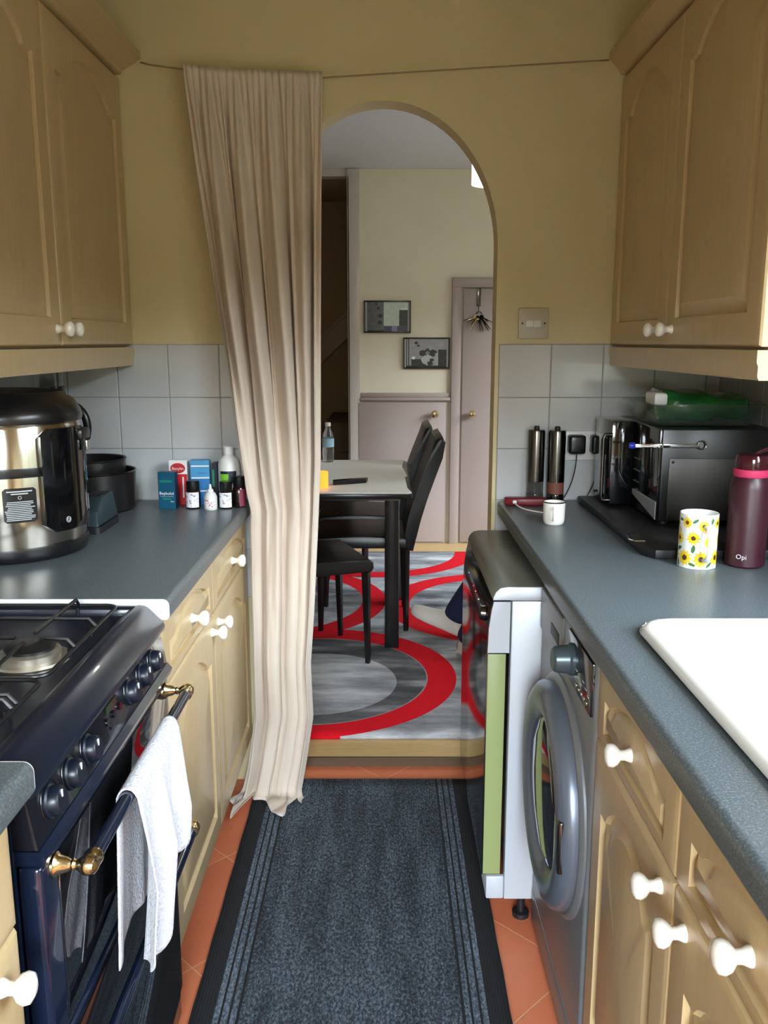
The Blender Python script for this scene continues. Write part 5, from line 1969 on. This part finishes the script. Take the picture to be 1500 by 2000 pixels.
def pic_b(u, v):
    if u < 0.03 or u > 0.955:
        return G(158)
    n = noise.noise(Vector((u * 8, v * 8, 3)))
    c = 138 + 10 * n
    if u < 0.12:
        c = 100 + 60 * math.sin(u * 120)
    if v < 0.30 and 0.15 < u < 0.5:
        c = 44 + 22 * n
    for cx, cy, r, g in ((0.26, 0.86, 0.05, 44), (0.31, 0.76, 0.04, 50), (0.42, 0.50, 0.11, 42), (0.64, 0.50, 0.12, 44), (0.52, 0.26, 0.17, 168), (0.58, 0.14, 0.08, 40), (0.62, 0.26, 0.06, 46), (0.52, 0.60, 0.06, 52), (0.52, 0.50, 0.055, 122), (0.20, 0.33, 0.05, 225)):
        if math.hypot((u - cx) * 1.2, v - cy) < r:
            c = g + 8 * n
    if u > 0.76 and v < 0.62:
        c = 46 + 10 * n
    if 0.70 < u < 0.76 and v < 0.5:
        c = 150
    if v < 0.06:
        c = 30
    return G(c)


picture('black framed photograph, higher and left of the pair on the far wall', -0.129, 0.173, 1.418, 1.620, pic_a)
picture('black framed photograph of a group, lower and right of the pair on the far wall', 0.125, 0.426, 1.190, 1.389, pic_b)

# bunch of keys on the tall door
t = thing('key_bunch', 'dark bunch of keys hanging from a strap hook on the tall door', 'keys', (0.605, DYB - 0.03, 1.69))
bm = B()
box(bm, 0.592, 0.618, DYB - 0.034, DYB - 0.0255, 1.585, 1.695, 0.002)
tube(bm, [(0.605, DYB - 0.036, 1.59), (0.605, DYB - 0.045, 1.54)], 0.004, 8)
obj('hook_strap', bm, M['steel_dark'], t)
bm = B(); tube(bm, [(0.605 + 0.02 * math.cos(k * PI / 8), DYB - 0.045, 1.53 + 0.02 * math.sin(k * PI / 8)) for k in range(17)], 0.003, 6)
obj('key_ring', bm, M['keys'], t)
rk = random.Random(5)
for k in range(15):
    a = rk.uniform(-2.9, -0.25)
    L = rk.uniform(0.05, 0.105)
    yy = DYB - 0.041 - 0.0035 * (k % 6)
    p0 = Vector((0.605 + 0.018 * math.cos(a), yy, 1.52 + 0.01 * math.sin(a)))
    p1 = p0 + Vector((math.cos(a) * L * 0.9, 0, math.sin(a) * L))
    bm = B()
    lathe(bm, [(0.015, 0), (0.015, 0.002), (0, 0.002)], p0 + Vector((0, 0, 0)), (0, -1, 0), 12)
    tube(bm, [p0, p0 + (p1 - p0) * 0.8, p1], [0.011, 0.010, 0.006], 5, flat=0.3)
    obj('key', bm, M['keys'] if k % 3 else M['brass'], t)

# pendant lamp
lp = thing('pendant_lamp', 'lit white pendant lamp hanging in the dining room by the arch', 'lamp', (0.475, 4.0, ZC))
bm = B(); lathe(bm, [(0.098, 0.0), (0.098, 0.20)], (0.480, 4.0, 2.035), (0, 0, 1), 40, cap=False)
shd = obj('lamp_shade', bm, M['shade'], lp)
s_ = shd.modifiers.new('thickness', 'SOLIDIFY'); s_.thickness = 0.002
bm = B(); tube(bm, [(0.480, 4.0, 2.40), (0.480, 4.0, 2.20)], 0.003, 8)
obj('cord', bm, M['white_pl'], lp)
bm = B(); lathe(bm, [(0.045, 0), (0.04, 0.02), (0.01, 0.03)], (0.480, 4.0, ZC - 0.0005), (0, 0, -1), 24)
obj('ceiling_rose', bm, M['white_pl'], lp)
bm = B(); lathe(bm, [(0.012, 0), (0.014, 0.03), (0.028, 0.06), (0.030, 0.08), (0.018, 0.102), (0, 0.108)], (0.480, 4.0, 2.20), (0, 0, -1), 20)
obj('bulb', bm, mat('glowing_bulb', srgb(255, 250, 240), 0.5, emit=(1, 0.95, 0.88, 1), es=12), lp)
pl = bpy.data.lights.new('pendant_bulb_light', 'POINT')
pl.energy = 7.0
pl.color = (1.0, 0.97, 0.93)
pl.shadow_soft_size = 0.035
po = bpy.data.objects.new('pendant_bulb_light', pl)
po.location = (0.480, 4.0, 2.0)
C.objects.link(po)

for o in bpy.data.objects:
    if '_org' in o:
        del o['_org']
